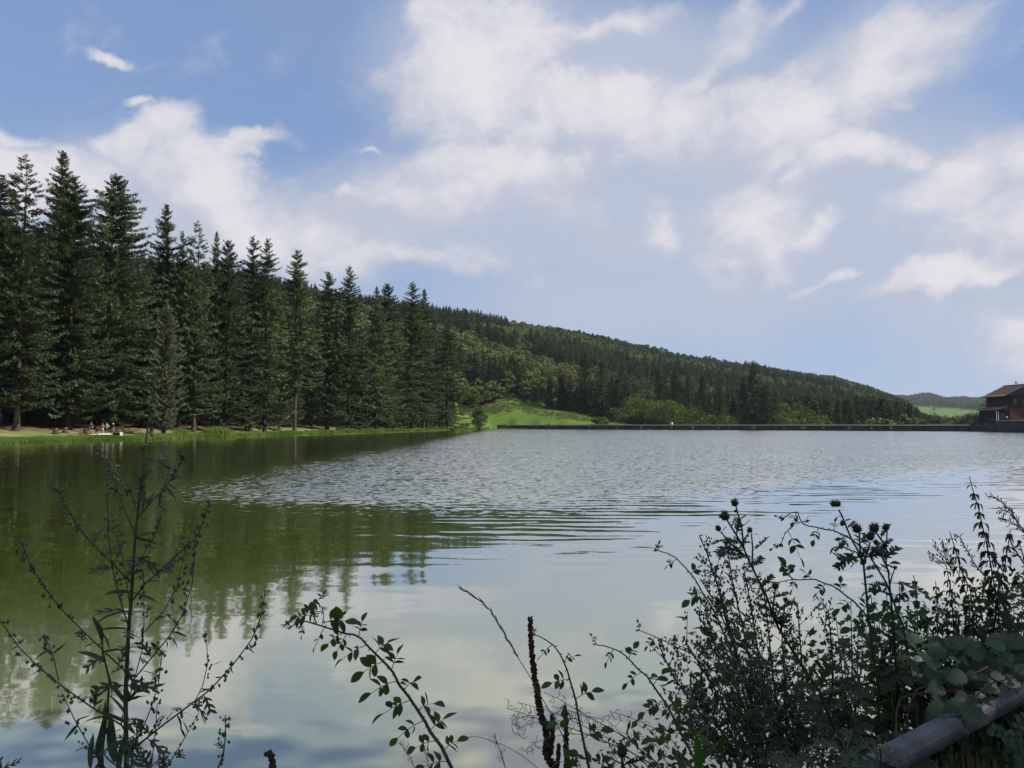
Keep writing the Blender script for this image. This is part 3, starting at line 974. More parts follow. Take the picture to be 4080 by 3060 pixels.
# the pale columnar fir
V, F = conifer_crown(77, 26.0, 4.3, base=.05, whorl=.5, per=6, sprig=.6, dens=3.0, col=True, hang=.5, gap=.15)
Yc_ = shore_y(655) + 5.0
Xc_ = (655 - 2040) / FPX * Yc_
cfir = thing('columnar_fir', 'pale grey-green columnar fir standing alone on the grass before the dark row', 'tree', (Xc_, Yc_, gz(Xc_, Yc_)))
sc_ = (at(655, 1195, Yc_).z - gz(Xc_, Yc_)) / 26.0
cr = obj('crown', mesh_np('columnar_fir_crown', V, F, M_FIR_GREY, False), cfir, 'stuff')
tr = obj('trunk', trunk_mb(26.0, 0.42, 5, stubs=4).mesh('columnar_fir_trunk', M_BARK_PALE, True), cfir)
cr.scale = tr.scale = (sc_, sc_, sc_)

# saplings and thin trunks inside the wood, seen between the firs of the row
G_IN = 'firs in the shade behind the shore row'
rg = np.random.default_rng(5)
cnt = 0
placed = []
for _ in range(4000):
    u = rg.uniform(-260, 1790)
    back = rg.uniform(20, 105)
    Y = shore_y(u) + back
    X = (u - 2040) / FPX * Y
    if any((X - a) ** 2 + (Y - b) ** 2 < 4.8 ** 2 for a, b in placed):
        continue
    placed.append((X, Y))
    a_ = X / Y
    part_ = 'left third' if u < 600 else 'middle' if u < 1150 else 'right third'
    hl = np.interp(u, [-260, 0, 500, 1000, 1500, 1800], [26, 27, 26, 26, 30, 27])
    fir(X, Y, float(hl * rg.uniform(.72, 1.0)), float(rg.uniform(4.0, 5.6)), int(rg.choice([0, 1, 3, 5, 7, 8])), float(rg.uniform(0, 6.28)),
        'dark fir in the shade behind the ' + part_ + ' of the shore row', G_IN + ', ' + part_)
    cnt += 1
    if cnt >= 210:
        break

# ---- trees that stand out beyond the dam: u, depth, v of the tip, half width, look, label
DAM_BROADS = [
    (2760, 402, 1612, 92, M_LIME, 41, 'bright lime-green broadleaf tree behind the middle of the dam'),
    (2850, 388, 1638, 108, M_OLIVE, 42, 'low wide olive-brown bushy tree just over the dam, right of the lime-green one'),
    (2512, 436, 1478, 62, M_PINE, 43, 'tall pale grey-green tree with a domed top, left of the lime-green one'),
    (2566, 430, 1500, 58, M_PINE, 44, 'tall grey-green tree shoulder to shoulder with a slightly taller domed one'),
    (2535, 420, 1555, 62, M_LIME, 45, 'yellow-green tree below the tall grey-green pair beyond the dam'),
    (2680, 415, 1566, 48, M_LIME, 46, 'narrow yellow-green tree left of the lime-green one'),
    (2615, 418, 1588, 70, M_BROAD, 47, 'mid-green tree between the tall grey-green pair and the lime-green one'),
    (2240, 520, 1440, 60, M_OLIVE, 48, 'tawny tree lit by the sun high above the meadow'),
    (2195, 520, 1450, 55, M_LIME, 49, 'small sunlit yellow-green tree at the wood edge above the meadow'),
    (3190, 350, 1602, 95, M_LIME, 50, 'large yellow-green tree over the right half of the dam'),
    (3270, 345, 1650, 75, M_LIME, 51, 'lower yellow-green tree sloping down to the dam, right of a larger one'),
    (3130, 372, 1590, 55, M_BROAD, 52, 'mid-green tree beside the large yellow-green one over the right half of the dam'),
    (2395, 398, 1662, 40, M_BROAD, 53, 'dark bushy tree at the right foot of the meadow beside the dam'),
    (2460, 400, 1622, 48, M_BROAD, 54, 'dark green tree at the edge of the wood left of the tall grey-green pair'),
]
DAM_FIRS = [
    (3003, 395, 1438, 62, 0, 'tall dark fir whose tip stands above the ridge line beyond the dam'),
    (2965, 400, 1500, 52, 2, 'dark fir left of the one that breaks the ridge line'),
    (3050, 392, 1530, 50, 1, 'dark fir right of the one that breaks the ridge line'),
    (2440, 452, 1480, 42, 6, 'pale spreading fir above the dark wood edge, left of the tall grey-green pair'),
    (2330, 470, 1405, 60, 0, 'dark fir with a wide crown above the shaded end of the meadow'),
    (2400, 462, 1420, 52, 2, 'dark fir above the right end of the meadow, beside a wider one'),
    (2625, 440, 1450, 46, 0, 'dark fir right of the tall grey-green pair beyond the dam'),
    (2690, 436, 1462, 44, 2, 'dark fir two trees right of the tall grey-green pair'),
    (2745, 430, 1470, 44, 1, 'dark fir directly above the lime-green tree'),
    (2800, 424, 1492, 44, 0, 'dark fir above the olive-brown bush'),
    (2870, 415, 1520, 46, 2, 'dark fir right of and above the olive-brown bush'),
    (3098, 400, 1545, 36, 0, 'slim dark fir above the large yellow-green tree'),
    (3345, 330, 1610, 30, 2, 'small dark fir at the right edge of the yellow-green trees'),
    (3395, 335, 1600, 34, 0, 'pointed dark fir over the dam, second from the right of its cluster'),
    (3440, 338, 1608, 30, 2, 'pointed dark fir over the dam, last on the right of its cluster'),
]

# ---- hillside forest
def low_set():
    out = []
    for i in range(3):
        V, F = conifer_crown(200 + i, 26.0, [4.0, 3.4, 3.7][i], base=.08, whorl=1.25, per=5, sprig=2.0, dens=0.5, hang=.4, gap=.22, wid=.42)
        out.append(('hill_conifer', mesh_np('hill_conifer_crown', V, F, M_HILLFIR, False), trunk_mb(26, .3, i, sides=5).mesh('hill_conifer_trunk', M_BARK, True), 26.0))
    for i in range(3):
        V, F = broad_crown(300 + i, 17.0, [5.2, 4.6, 4.9][i], 34, 26, 1.15, .14)
        out.append(('hill_broadleaf', mesh_np('hill_broadleaf_crown', V, F, M_BROAD, False), limbs_mb(17, 4.8, .28, i, .16, 5, 5).mesh('hill_broadleaf_trunk', M_BARK, True), 17.0))
    for i in range(2):
        V, F = broad_crown(320 + i, 15.0, 3.4, 20, 26, 1.0, .30)
        out.append(('hill_pine', mesh_np('hill_pine_crown', V, F, M_PINE, False), limbs_mb(15, 3, .22, i, .3, 4, 5).mesh('hill_pine_trunk', M_BARK, True), 15.0))
    return out


LOW = low_set()
rg = np.random.default_rng(21)
pts = []
# candidate spots on a jittered grid that widens with distance
for (y0, y1, sp_) in ((150, 420, 6.0), (420, 700, 6.2), (700, 1100, 7.4), (1100, 1750, 9.0), (1750, 2700, 13.0), (2700, 3700, 17.0)):
    ys = np.arange(y0, y1, sp_)
    for y in ys:
        xs = np.arange(-0.80 * y, 0.72 * y, sp_)
        pts.append(np.stack([xs, np.full(len(xs), y), np.full(len(xs), sp_)], -1))
pts = np.concatenate(pts)
pts[:, :2] += rg.uniform(-.42, .42, (len(pts), 2)) * pts[:, 2:3]
X, Y = pts[:, 0], pts[:, 1]
Z, SDp, IXp, Ap = ground(X, Y)
Uq = 2040 + FPX * Ap
yc_ = np.interp(Ap, T_A, T_YC)
near_side = np.isin(IXp, list(E_NEAR | E_RIGHT))
ok = (SDp > 26) & ~near_side & ~meadow_mask(X, Y, Ap) & ~field_mask(X, Y, Ap)
ok &= ~((Ap < -.03) & (Y < np.interp(Ap, [-.9, -.6, -.3, -.03], [190, 215, 290, 420])))        # the shore wood has its own firs there
ok &= (Y < yc_ + 60) | ((Ap > .30) & (Y > 1750))
ok &= ~((Y > 1650) & (Ap < .47))
ok &= ~((Ap > .10) & (Ap < .16) & (Y < 440))
dz = np.array([0.0])
for row_ in DAM_BROADS + DAM_FIRS:
    if row_[1] > 500:
        continue
    ok &= ~((np.abs(Uq - row_[0]) < row_[3] * .85) & (Y < row_[1] + 7) & (Y > 250))
# drop what the dam or a nearer slope hides completely
ok &= (Z + 30 - EYE) / Y > -0.002
pts, X, Y, Z, Ap, Uq, SDp = (a[ok] for a in (pts, X, Y, Z, Ap, Uq, SDp))
patchn = wob(X, Y, 0.011, 2.0) + 0.5 * wob(X, Y, 0.035, 5.0)
kind = np.where(patchn > 0.18, 1, 0)                                  # broadleaf patches among conifers
t_up = (Y - np.interp(Ap, T_A, T_YB)) / (np.interp(Ap, T_A, T_YC) - np.interp(Ap, T_A, T_YB))
kind = np.where((t_up > .55) & (Ap > -.02) & (Ap < .30), np.where(patchn > .35, 1, 2), kind)    # small pines along the crest
kind = np.where((t_up > .70) & (Ap <= -.005) & (Ap > -.2), 0, kind)
kind = np.where((Ap >= .30) & (Y > 800), np.where(patchn > -.45, 1, 0), kind)
kind = np.where((Y > 1750), np.where(rg.random(len(Y)) < .9, 1, 0), kind)
kind = np.where((Ap > .14) & (Ap < .42) & (Y < 560), np.where(patchn > .62, 1, 0), kind)
var = np.where(kind == 0, rg.integers(0, 3, len(X)), np.where(kind == 1, 3 + rg.integers(0, 3, len(X)), 6 + rg.integers(0, 2, len(X))))
scl = np.where(kind == 0, rg.uniform(.55, 1.0, len(X)), rg.uniform(.65, 1.1, len(X)))
scl = np.where((t_up > .75) & (kind == 0), scl * .80, scl)
scl = np.where((kind == 0) & (Ap > .12) & (Y < 560), scl * 1.15, scl)
scl = np.where((Y > 1750), scl * 0.95, scl)
rot = rg.uniform(0, 6.28, len(X))
print('hill trees', len(X))

# the nearest trees of each kind stand singly, the rest as one wood
# trees in the valley on the right stay low enough to show the far field
tmax = np.interp(Ap, [.40, .46, .506, .534, .56, .61, .70], [.07, .052, .034, .0135, .0080, .0095, .012])
hts = np.array([l[3] for l in LOW])[var]
lim_ = (EYE + tmax * Y - Z) / hts * rg.uniform(.8, 1.05, len(X))
scl = np.where((Ap > .42) & (Y < 1750), np.minimum(scl, np.maximum(lim_, .2)), scl)
for row_ in DAM_BROADS:        # nothing tall stands close on the sunny side of the bright trees
    gap_ = (Uq > row_[0]) & (Uq < row_[0] + row_[3] + 26 / row_[1] * FPX) & (np.abs(Y - row_[1]) < 16)
    scl = np.where(gap_, np.minimum(scl, .42), scl)
order = np.argsort(Y / (scl + .1))
single = np.zeros(len(X), bool)
LABELS = {0: ('dark conifer in the dense wood on the slope beyond the dam', 'conifers on the slope beyond the dam', 'hill_conifer'),
          1: ('rounded broadleaf tree in the mixed wood on the slope beyond the dam', 'broadleaf trees on the slope beyond the dam', 'broadleaf_tree')}
for k_, lim in ((0, 230), (1, 90)):
    idxs = [i for i in order if kind[i] == k_ and Ap[i] > -.10 and Ap[i] < .66 and (Z[i] + 20 * scl[i] - EYE) / Y[i] > .004][:lim]
    for i in idxs:
        single[i] = True
        nm, cm, tm, _h = LOW[var[i]]
        lab, grp, nm = LABELS[k_]
        where_ = ('above the left shore firs' if Ap[i] < -.03 else 'above the bright meadow' if Ap[i] < .11 else 'behind the left half of the dam' if Ap[i] < .22 else
                  'behind the middle of the dam' if Ap[i] < .32 else 'behind the right half of the dam' if Ap[i] < .45 else 'in the valley left of the timber house')
        lab = lab.replace('on the slope beyond the dam', where_)
        grp = grp.replace('on the slope beyond the dam', where_)
        t = thing(nm, lab, 'tree', (X[i], Y[i], Z[i] - .2), rot[i], grp)
        s_ = float(scl[i])
        o = obj('trunk', tm, t); o.scale = (s_, s_, s_)
        o = obj('crown', cm, t, 'stuff'); o.scale = (s_, s_, s_)


def wood(name, label, sel, srcs):
    """A far wood as one object: one crown mesh per habit set on points."""
    me = bpy.data.meshes.new(name)
    me.vertices.add(int(sel.sum()))
    me.vertices.foreach_set('co', np.stack([X[sel], Y[sel], Z[sel] - .2], -1).astype(np.float32).ravel())
    for nm, arr, ty in (('sc', scl[sel], 'FLOAT'), ('rot', rot[sel], 'FLOAT'), ('hab', var[sel] - srcs[0], 'INT')):
        a = me.attributes.new(nm, ty, 'POINT')
        a.data.foreach_set('value', arr.astype(np.int32 if ty == 'INT' else np.float32))
    me.update()
    o = tag(obj(name, me), label, 'wood', None, 'stuff')
    ng = bpy.data.node_groups.new(name, 'GeometryNodeTree')
    ng.interface.new_socket('Geometry', in_out='INPUT', socket_type='NodeSocketGeometry')
    ng.interface.new_socket('Geometry', in_out='OUTPUT', socket_type='NodeSocketGeometry')
    gi, go = ng.nodes.new('NodeGroupInput'), ng.nodes.new('NodeGroupOutput')
    g2i = ng.nodes.new('GeometryNodeGeometryToInstance')
    for k_ in srcs[::-1]:
        oi = ng.nodes.new('GeometryNodeObjectInfo')
        oi.inputs['Object'].default_value = next(q for q in scene.objects if q.type == 'MESH' and q.data == LOW[k_][1])
        ng.links.new(oi.outputs['Geometry'], g2i.inputs[0])
    iop = ng.nodes.new('GeometryNodeInstanceOnPoints')
    iop.inputs['Pick Instance'].default_value = True

    def attr(nm, ty):
        n = ng.nodes.new('GeometryNodeInputNamedAttribute')
        n.data_type = ty
        n.inputs[0].default_value = nm
        return n.outputs[0]
    ng.links.new(gi.outputs[0], iop.inputs['Points'])
    ng.links.new(g2i.outputs[0], iop.inputs['Instance'])
    ng.links.new(attr('hab', 'INT'), iop.inputs['Instance Index'])
    cx = ng.nodes.new('ShaderNodeCombineXYZ')
    ng.links.new(attr('rot', 'FLOAT'), cx.inputs[2])
    ng.links.new(cx.outputs[0], iop.inputs['Rotation'])
    ng.links.new(attr('sc', 'FLOAT'), iop.inputs['Scale'])
    ng.links.new(iop.outputs[0], go.inputs[0])
    md = o.modifiers.new('scatter', 'NODES')
    md.node_group = ng
    return o


# one tree of the crest pines stands singly so that the wood can be made of its crown
for k_ in (6, 7):
    i = next(i for i in order if var[i] == k_ and not single[i])
    single[i] = True
    t = thing('pine_tree', 'small round-headed pine on the upper slope below the crest', 'tree', (X[i], Y[i], Z[i]), rot[i], 'pines on the upper slope')
    o = obj('trunk', LOW[k_][2], t); o.scale = (scl[i],) * 3
    o = obj('crown', LOW[k_][1], t, 'stuff'); o.scale = (scl[i],) * 3
for i_ in range(6):
    if not any(q.type == 'MESH' and q.data == LOW[i_][1] for q in scene.objects):
        print('no single for', i_)
rest = ~single
wood('conifer_forest', 'dark conifer forest covering the hillside', rest & (kind == 0), [0, 1, 2])
wood('broadleaf_forest', 'mixed broadleaf forest over the hillside and the far ridge', rest & (kind == 1), [3, 4, 5])
wood('pine_forest', 'pine wood along the upper slope of the hill', rest & (kind == 2), [6, 7])

# ------------------------------------------------------------------ trees and bushes one can point to
def broad_tree(name, label, u, depth, vtop, halfpx, mat, seed, cat='tree', group=None, low=.10, nclump=60, per=34, leaf=.62, vbase=None):
    x = (u - 2040) / FPX * depth
    z0 = gz(x, depth)
    H = at(u, vtop, depth).z - z0
    R = halfpx / FPX * depth
    V, F = broad_crown(seed, H, R, nclump, per, leaf, low)
    t = thing(name, label, cat, (x, depth, z0 - .1), 0.0, group)
    obj('crown' if cat == 'tree' else 'foliage', mesh_np(name + '_crown', V, F, mat, False), t, 'stuff')
    limbs_mb(H, R, max(.10, .018 * H), seed, low, 6, 6).build('trunk' if cat == 'tree' else 'stem', M_BARK, t, True)
    return t


G_DAM = 'lighter broadleaf trees standing out beyond the dam'
for (u, dep, vt, hw, mat, sd_, lab) in DAM_BROADS:
    broad_tree('broadleaf_tree', lab, u, dep, vt, hw, mat, sd_, 'tree', G_DAM)


def lone_fir(u, depth, vtop, halfpx, habit, label, rz=0.0, name='fir_tree', group='dark firs standing out beyond the dam'):
    x = (u - 2040) / FPX * depth
    z0 = gz(x, depth)
    return fir(x, depth, at(u, vtop, depth).z - z0, halfpx / FPX * depth, habit, rz, label, group, name)


for (u, dep, vt, hw, hb_, lab) in DAM_FIRS:
    lone_fir(u, dep, vt, hw, hb_, lab, rr_.uniform(0, 6.28))

# young tree and scrub on the meadow
broad_tree('young_tree', 'young bushy tree alone on the grass at the foot of the bright meadow', 1912, 372, 1612, 38, M_BROAD, 61, 'tree', None, .0, 90, 40, .5)
broad_tree('shrub', 'pale green shrub at the upper left end of the meadow against the dark wood', 1893, 462, 1528, 26, M_LIME, 62, 'shrub', None, .04, 30, 24, .55)
broad_tree('round_bush', 'round green bush on the dam edge at the right foot of the meadow', 2398, 395, 1672, 30, M_LIME, 63, 'bush', None, .02, 30, 24, .4)
for (u, dep, vt, hw, lab) in [(1850, 352, 1680, 26, 'low dark bush under the young tree at the meadow foot'), (2005, 392, 1681, 34, 'low dark bramble bush behind the left end of the dam'),
                              (2190, 398, 1685, 16, 'tiny dark bush on the grass above the dam wall')]:
    broad_tree('low_bush', lab, u, dep, vt, hw, M_BROAD, 64 + u, 'bush', 'low bushes at the foot of the meadow', .0, 22, 22, .35)

rg = np.random.default_rng(9)
P = []
for _ in range(380):
    t = rg.random()
    a_ = np.interp(t, [0, .35, .6, 1], [-.055, .0, .045, .105]) + rg.normal(0, .006)
    y_ = np.interp(t, [0, .35, .6, 1], [455, 470, 448, 420]) + rg.normal(0, 7)
    if meadow_mask(np.array([a_ * y_]), np.array([y_]), np.array([a_]))[0] or True:
        P.append((a_ * y_, y_))
P = np.array(P)
zP = ground(P[:, 0], P[:, 1])[0]
Vs, Fs, nn = [], [], 0
for (x, y), z in zip(P, zP):
    k = 16
    c = np.array([x, y, z + .3]) + rg.normal(0, 1, (k, 3)) * np.array([.9, .9, .35])
    A = unit(rg.normal(0, 1, (k, 3)) + np.array([0, 0, .6]))
    B = unit(np.cross(A, rg.normal(0, 1, (k, 3))))
    V, F = kites(c, A, B, rg.uniform(.5, 1.1, k), rg.uniform(.25, .5, k))
    Vs.append(V); Fs.append(F + nn); nn += len(V)
M_SCRUB = leaf_mat('scrub', (0.075, 0.105, 0.034), (0.15, 0.175, 0.065), .2, .12, .7, .05)
tag(obj('scrub', mesh_np('scrub', np.concatenate(Vs), np.concatenate(Fs), M_SCRUB, False)), 'band of tawny bracken and bramble scrub across the top of the meadow', 'scrub', None, 'stuff')

# tall grass fringing the left shore
M_GRASS = leaf_mat('shore_grass', (0.080, 0.145, 0.030), (0.17, 0.235, 0.065), .35, .10, .6, .05)
M_DRY = leaf_mat('dry_grass', (0.20, 0.16, 0.075), (0.30, 0.25, 0.13), .25, .3, .7, .1)


def blades(xy, zz, h, w, rg):
    n = len(xy)
    ang = rg.uniform(0, 6.28, n)
    lean = rg.normal(0, .28, (n, 2)) * h[:, None]
    V = np.empty((n, 3, 3))
    dx = np.stack([np.cos(ang), np.sin(ang)], -1) * (w[:, None] / 2)
    V[:, 0, :2] = xy - dx; V[:, 1, :2] = xy + dx; V[:, 2, :2] = xy + lean
    V[:, 0, 2] = V[:, 1, 2] = zz - .05
    V[:, 2, 2] = zz + h
    return V.reshape(-1, 3), np.arange(n * 3).reshape(n, 3)


rg = np.random.default_rng(14)
us = rg.uniform(-60, 2080, 230000)
ys = np.array([p[1] for p in LEFT_SHORE]); as_ = np.array([p[0] / p[1] for p in LEFT_SHORE])
ordr = np.argsort(as_)
sy = np.interp((us - 2040) / FPX, as_[ordr], ys[ordr])
keep = rg.random(len(us)) < np.clip(130.0 / sy, .12, 1)
us, sy = us[keep], sy[keep]
bk = np.abs(rg.normal(0, 3.0, len(us))) - 0.2
yy = sy + bk
xx = (us - 2040) / FPX * yy
zz, sdq, _, _ = ground(xx, yy)
tuft = wob(xx, yy, .55, 3) + .6 * wob(xx, yy, 1.7, 1)
kp = (sdq > -.25) & (sdq < 5.2) & (tuft > -.85)
xx, yy, zz, tuft, sdq = xx[kp], yy[kp], zz[kp], tuft[kp], sdq[kp]
hh = (0.40 + .24 * np.clip(tuft, -1, 1.2)) * rg.uniform(.6, 1.3, len(xx)) * np.where(sdq > 3.2, .45, 1) * np.clip(yy / 140, .9, 1.5)
hh = np.maximum(hh, .15)
ww = .10 * np.clip(yy / 110, 1, 3.2) * rg.uniform(.8, 1.5, len(xx))
V, F = blades(np.stack([xx, yy], -1), zz, hh, ww, rg)
print('shore blades', len(F))
tag(obj('shore_grass', mesh_np('shore_grass', V, F, M_GRASS, False)), 'lush tall green grass fringing the water along the left shore', 'grass', None, 'stuff')

# ------------------------------------------------------------------ the house and its retaining wall
M_TIMBER = rough_mat('dark_timber_boards', (0.020, 0.013, 0.013), (0.038, 0.025, 0.024), 1.2, 0.8)
M_TIMBER2 = rough_mat('brown_timber_boards', (0.038, 0.025, 0.020), (0.060, 0.040, 0.033), 1.2, 0.8)
M_GABLE = rough_mat('grey_gable_boards', (0.055, 0.049, 0.042), (0.08, 0.07, 0.06), 1.2, 0.8)
M_BRICK = rough_mat('red_brick_panel', (0.065, 0.034, 0.029), (0.115, 0.062, 0.053), 2.5, 0.9)
M_TILES = rough_mat('clay_roof_tiles', (0.115, 0.065, 0.050), (0.18, 0.105, 0.082), 1.6, 0.85)
M_DOOR = rough_mat('oxblood_door', (0.075, 0.016, 0.016), (0.10, 0.024, 0.022), 1.5, 0.6)
M_WHITE = rough_mat('white_paint', (0.55, 0.54, 0.52), (0.68, 0.67, 0.65), 2, 0.6)
M_METAL = rough_mat('grey_metal', (0.26, 0.26, 0.27), (0.36, 0.36, 0.37), 2, 0.45)
mg, ntg, og = new_mat('window_glass')
pg = node(ntg, 'ShaderNodeBsdfPrincipled', Roughness=0.05)
pg.inputs['Base Color'].default_value = (0.02, 0.025, 0.03, 1)
ntg.links.new(pg.outputs[0], og.inputs[0])
M_GLASS = mg

HX, HY, HZ = 170.2, 266.0, 3.7
HW, HD = 14.0, 11.0
hs = thing('lake_house', 'dark red-brown timber house with tiled gable roof above the dam end', 'house', (HX, HY, HZ))


def hpart(name, mat, boxes=(), polys=(), parent=None, smooth_faces=False):
    mb = MB()
    for b in boxes:
        mb.box(((b[0] + b[1]) / 2, (b[2] + b[3]) / 2, (b[4] + b[5]) / 2), (b[1] - b[0], b[3] - b[2], b[5] - b[4]))
    for V, F in polys:
        mb.add(V, F)
    return mb.build(name, mat, parent or hs, smooth_faces)


EV, RG = 8.9, 12.4
hpart('lower_wall', M_TIMBER, [(0, HW, 0, HD, -1.0, 4.6)])
hpart('upper_wall', M_TIMBER, [(-.12, HW + .12, -.12, HD + .12, 4.6, EV)])
for side_x in (-.125,):
    for i in range(10):
        hpart('board', M_TIMBER2, [(side_x - .05, side_x, .15 + i * 1.08, .15 + i * 1.08 + 1.02, 4.7, EV - .1)])
for i in range(13):
    hpart('board', M_TIMBER, [(.05 + i * 1.075, .05 + i * 1.075 + 1.02, -.17, -.12, 4.7, EV - .15)])
gv = [(0, -.10, EV), (HW, -.10, EV), (HW / 2, -.10, RG - .12), (0, .05, EV), (HW, .05, EV), (HW / 2, .05, RG - .12)]
hpart('gable', M_GABLE, polys=[(gv, [(0, 1, 2), (5, 4, 3), (0, 3, 4, 1), (1, 4, 5, 2), (2, 5, 3, 0)])])
gv2 = [(x, HD - .05 + .1 * k, z) for k in (0, 1) for x, z in ((0, EV), (HW, EV), (HW / 2, RG - .12))]
hpart('gable', M_TIMBER, polys=[(gv2, [(0, 1, 2), (5, 4, 3), (0, 3, 4, 1), (1, 4, 5, 2), (2, 5, 3, 0)])])
sl = (RG - EV) / (HW / 2)
for sg in (-1, 1):
    def rx(d):          # distance out from the ridge
        return HW / 2 + sg * d
    y0, y1 = -1.3, HD + 1.0
    prof = [(0, RG), (HW / 2, EV), (HW / 2 + 1.7, EV - sl * 1.7 * .72)]
    V = [(rx(d), y, z + t) for y in (y0, y1) for t in (0, .24) for d, z in prof]
    F = [(0, 1, 4, 3), (1, 2, 5, 4), (6, 9, 10, 7), (7, 10, 11, 8), (3, 4, 10, 9), (4, 5, 11, 10), (0, 6, 7, 1), (1, 7, 8, 2), (2, 8, 11, 5), (0, 3, 9, 6)]
    rf = hpart('roof', M_TILES, polys=[(V, F)])
    for k in range(14):
        d = .35 + k * .6
        if d < HW / 2:
            z = RG - sl * d + .24
            mb = MB()
            mb.tube([(rx(d), y0 + .02, z), (rx(d), y1 - .02, z)], .05, 4)
            mb.build('tile_course', M_TILES, rf)
    Vb = [(rx(d), y, z + t) for y in (y0 - .07, y0 - .004) for t in (-.12, .30) for d, z in prof]
    hpart('bargeboard', M_TIMBER, polys=[(Vb, F)])
hpart('ridge_cap', M_TILES, [(HW / 2 - .2, HW / 2 + .2, -1.32, HD + 1.02, RG + .18, RG + .36)])
# lean-to along the left side
Vl = [(x, y, z + t) for y in (-.6, HD - 1.0) for t in (0, .16) for x, z in ((-4.3, 3.55), (-.13, 4.85))]
lr = hpart('porch_roof', M_TILES, polys=[(Vl, [(0, 1, 3, 2), (4, 6, 7, 5), (2, 3, 7, 6), (0, 4, 5, 1), (0, 2, 6, 4), (1, 5, 7, 3)])])
Vf = [(x, y, z) for y in (-.5, -.42) for x, z in ((-3.9, 3.6), (-.02, 4.8), (-.02, 3.6))]
hpart('porch_gable', M_TIMBER, polys=[(Vf, [(0, 2, 1), (3, 4, 5), (0, 1, 4, 3), (1, 2, 5, 4), (2, 0, 3, 5)])])
hpart('porch_wall', M_TIMBER, [(-3.6, -.004, .2, HD - 1.2, -.6, 3.6)])
for x in (-3.7, -3.1):
    hpart('porch_post', M_WHITE, [(x - .09, x + .09, -.25, -.07, -.4, 3.3)])
for x0, x1 in ((-2.7, -2.0), (-1.6, -.9)):
    w_ = hpart('window', M_TIMBER2, [(x0 - .1, x1 + .1, .12, .198, .9, 2.5)])
    hpart('pane', M_GLASS, [(x0, x1, .09, .118, 1.0, 2.4)], parent=w_)
for x0, x1 in ((2.0, 3.4), (5.4, 6.8), (8.6, 10.0)):
    w_ = hpart('window', M_TIMBER2, [(x0 - .12, x1 + .12, -.24, -.175, 5.6, 7.5)])
    hpart('pane', M_GLASS, [(x0, x1, -.27, -.245, 5.72, 7.38)], parent=w_)
for y0 in (2.4, 6.4):
    w_ = hpart('window', M_TIMBER2, [(-.25, -.18, y0 - .1, y0 + 1.3, 5.6, 7.4)])
    hpart('pane', M_GLASS, [(-.28, -.255, y0, y0 + 1.2, 5.7, 7.3)], parent=w_)
hpart('brick_panel', M_BRICK, [(.8, 5.4, -.22, -.004, .2, 4.5)])
dr = hpart('door', M_DOOR, [(5.5, 8.3, -.12, -.004, -.2, 3.6)])
hpart('handle', M_METAL, [(5.7, 5.78, -.2, -.125, 1.0, 1.3)], parent=dr)
mb = MB(); mb.tube([(-.35, -.5, 1.25), (-.35, -.35, 1.25)], [.36, .36], 12); mb.build('round_lamp', M_WHITE, hs)
# satellite dish and aerial on the ridge
mb = MB()
V, F = [], []
for j, (r, d) in enumerate(((.02, .12), (.3, .08), (.52, .0))):
    for i in range(14):
        t = 6.283 * i / 14
        V.append((r * math.cos(t) * .75, -d, r * math.sin(t)))
for j in range(2):
    for i in range(14):
        F.append((j * 14 + i, j * 14 + (i + 1) % 14, (j + 1) * 14 + (i + 1) % 14, (j + 1) * 14 + i))
V = [(x, y * .8 + 4.0, z + RG + 1.0) for x, y, z in V]
V = [(x - (y - 4.0) * .0 + HW / 2 - .9, y, z) for x, y, z in V]
mb.add(V, F)
ds = mb.build('satellite_dish', M_METAL, hs, True)
mb = MB(); mb.tube([(HW / 2 - .9, 4.1, RG - .1), (HW / 2 - .9, 4.1, RG + 1.0)], .05, 6); mb.tube([(HW / 2 - .9, 4.0, RG + 1.0), (HW / 2 - .9, 3.3, RG + .9)], .025, 5); mb.build('mast', M_METAL, ds)
mb = MB()
mb.tube([(HW / 2 + .3, 5, RG + .1), (HW / 2 + .3, 5, RG + .95)], .03, 5)
for z, l in ((.9, .9), (.65, .7)):
    mb.tube([(HW / 2 + .3 - l, 5, RG + z), (HW / 2 + .3 + l, 5, RG + z)], .022, 5)
mb.build('aerial', M_METAL, hs)

# retaining wall below the house
C_, D_ = np.array(WALL_C), np.array(WALL_D)
rw = thing('retaining_wall', 'dark concrete retaining wall with pale panels below the timber house', 'wall', (DB[0], DB[1], 0))


def rpart(name, mat, p0, p1, z0, z1, th, off=0.0):
    mb = MB()
    wall_run(mb, np.array(p0) - DB, np.array(p1) - DB, z0, z1, th, off)
    return mb.build(name, mat, rw)


def along(p0, p1, t):
    return np.array(p0) + (np.array(p1) - np.array(p0)) * t


rpart('wall', M_CONC, C_, DB - (DB - C_) * 0.0 + (DB - C_) / np.linalg.norm(DB - C_) * 2.0, -1.5, 2.9, 1.6)
rpart('wall', M_CONC, D_, C_, -1.5, 3.3, 1.6)
rpart('wet_band', M_DAMP, C_, DB, -1.0, .42, .2, .05)
rpart('wet_band', M_DAMP, D_, C_, -1.0, .42, .2, .05)
rpart('coping', M_COPE, along(C_, DB, .0), along(C_, DB, .62), 3.62, 3.80, 1.9, .25)
rpart('parapet', M_CONC, along(C_, DB, .0), along(C_, DB, .62), 2.9, 3.62, 1.6, .0)
for t0, t1, z1 in ((.80, .92, 2.7), (.66, .74, 2.4), (.40, .55, 3.3), (.22, .30, 3.2), (.05, .14, 3.3)):
    rpart('panel', M_PATCH, along(C_, DB, t0), along(C_, DB, t1), .5, z1, .3, .06)

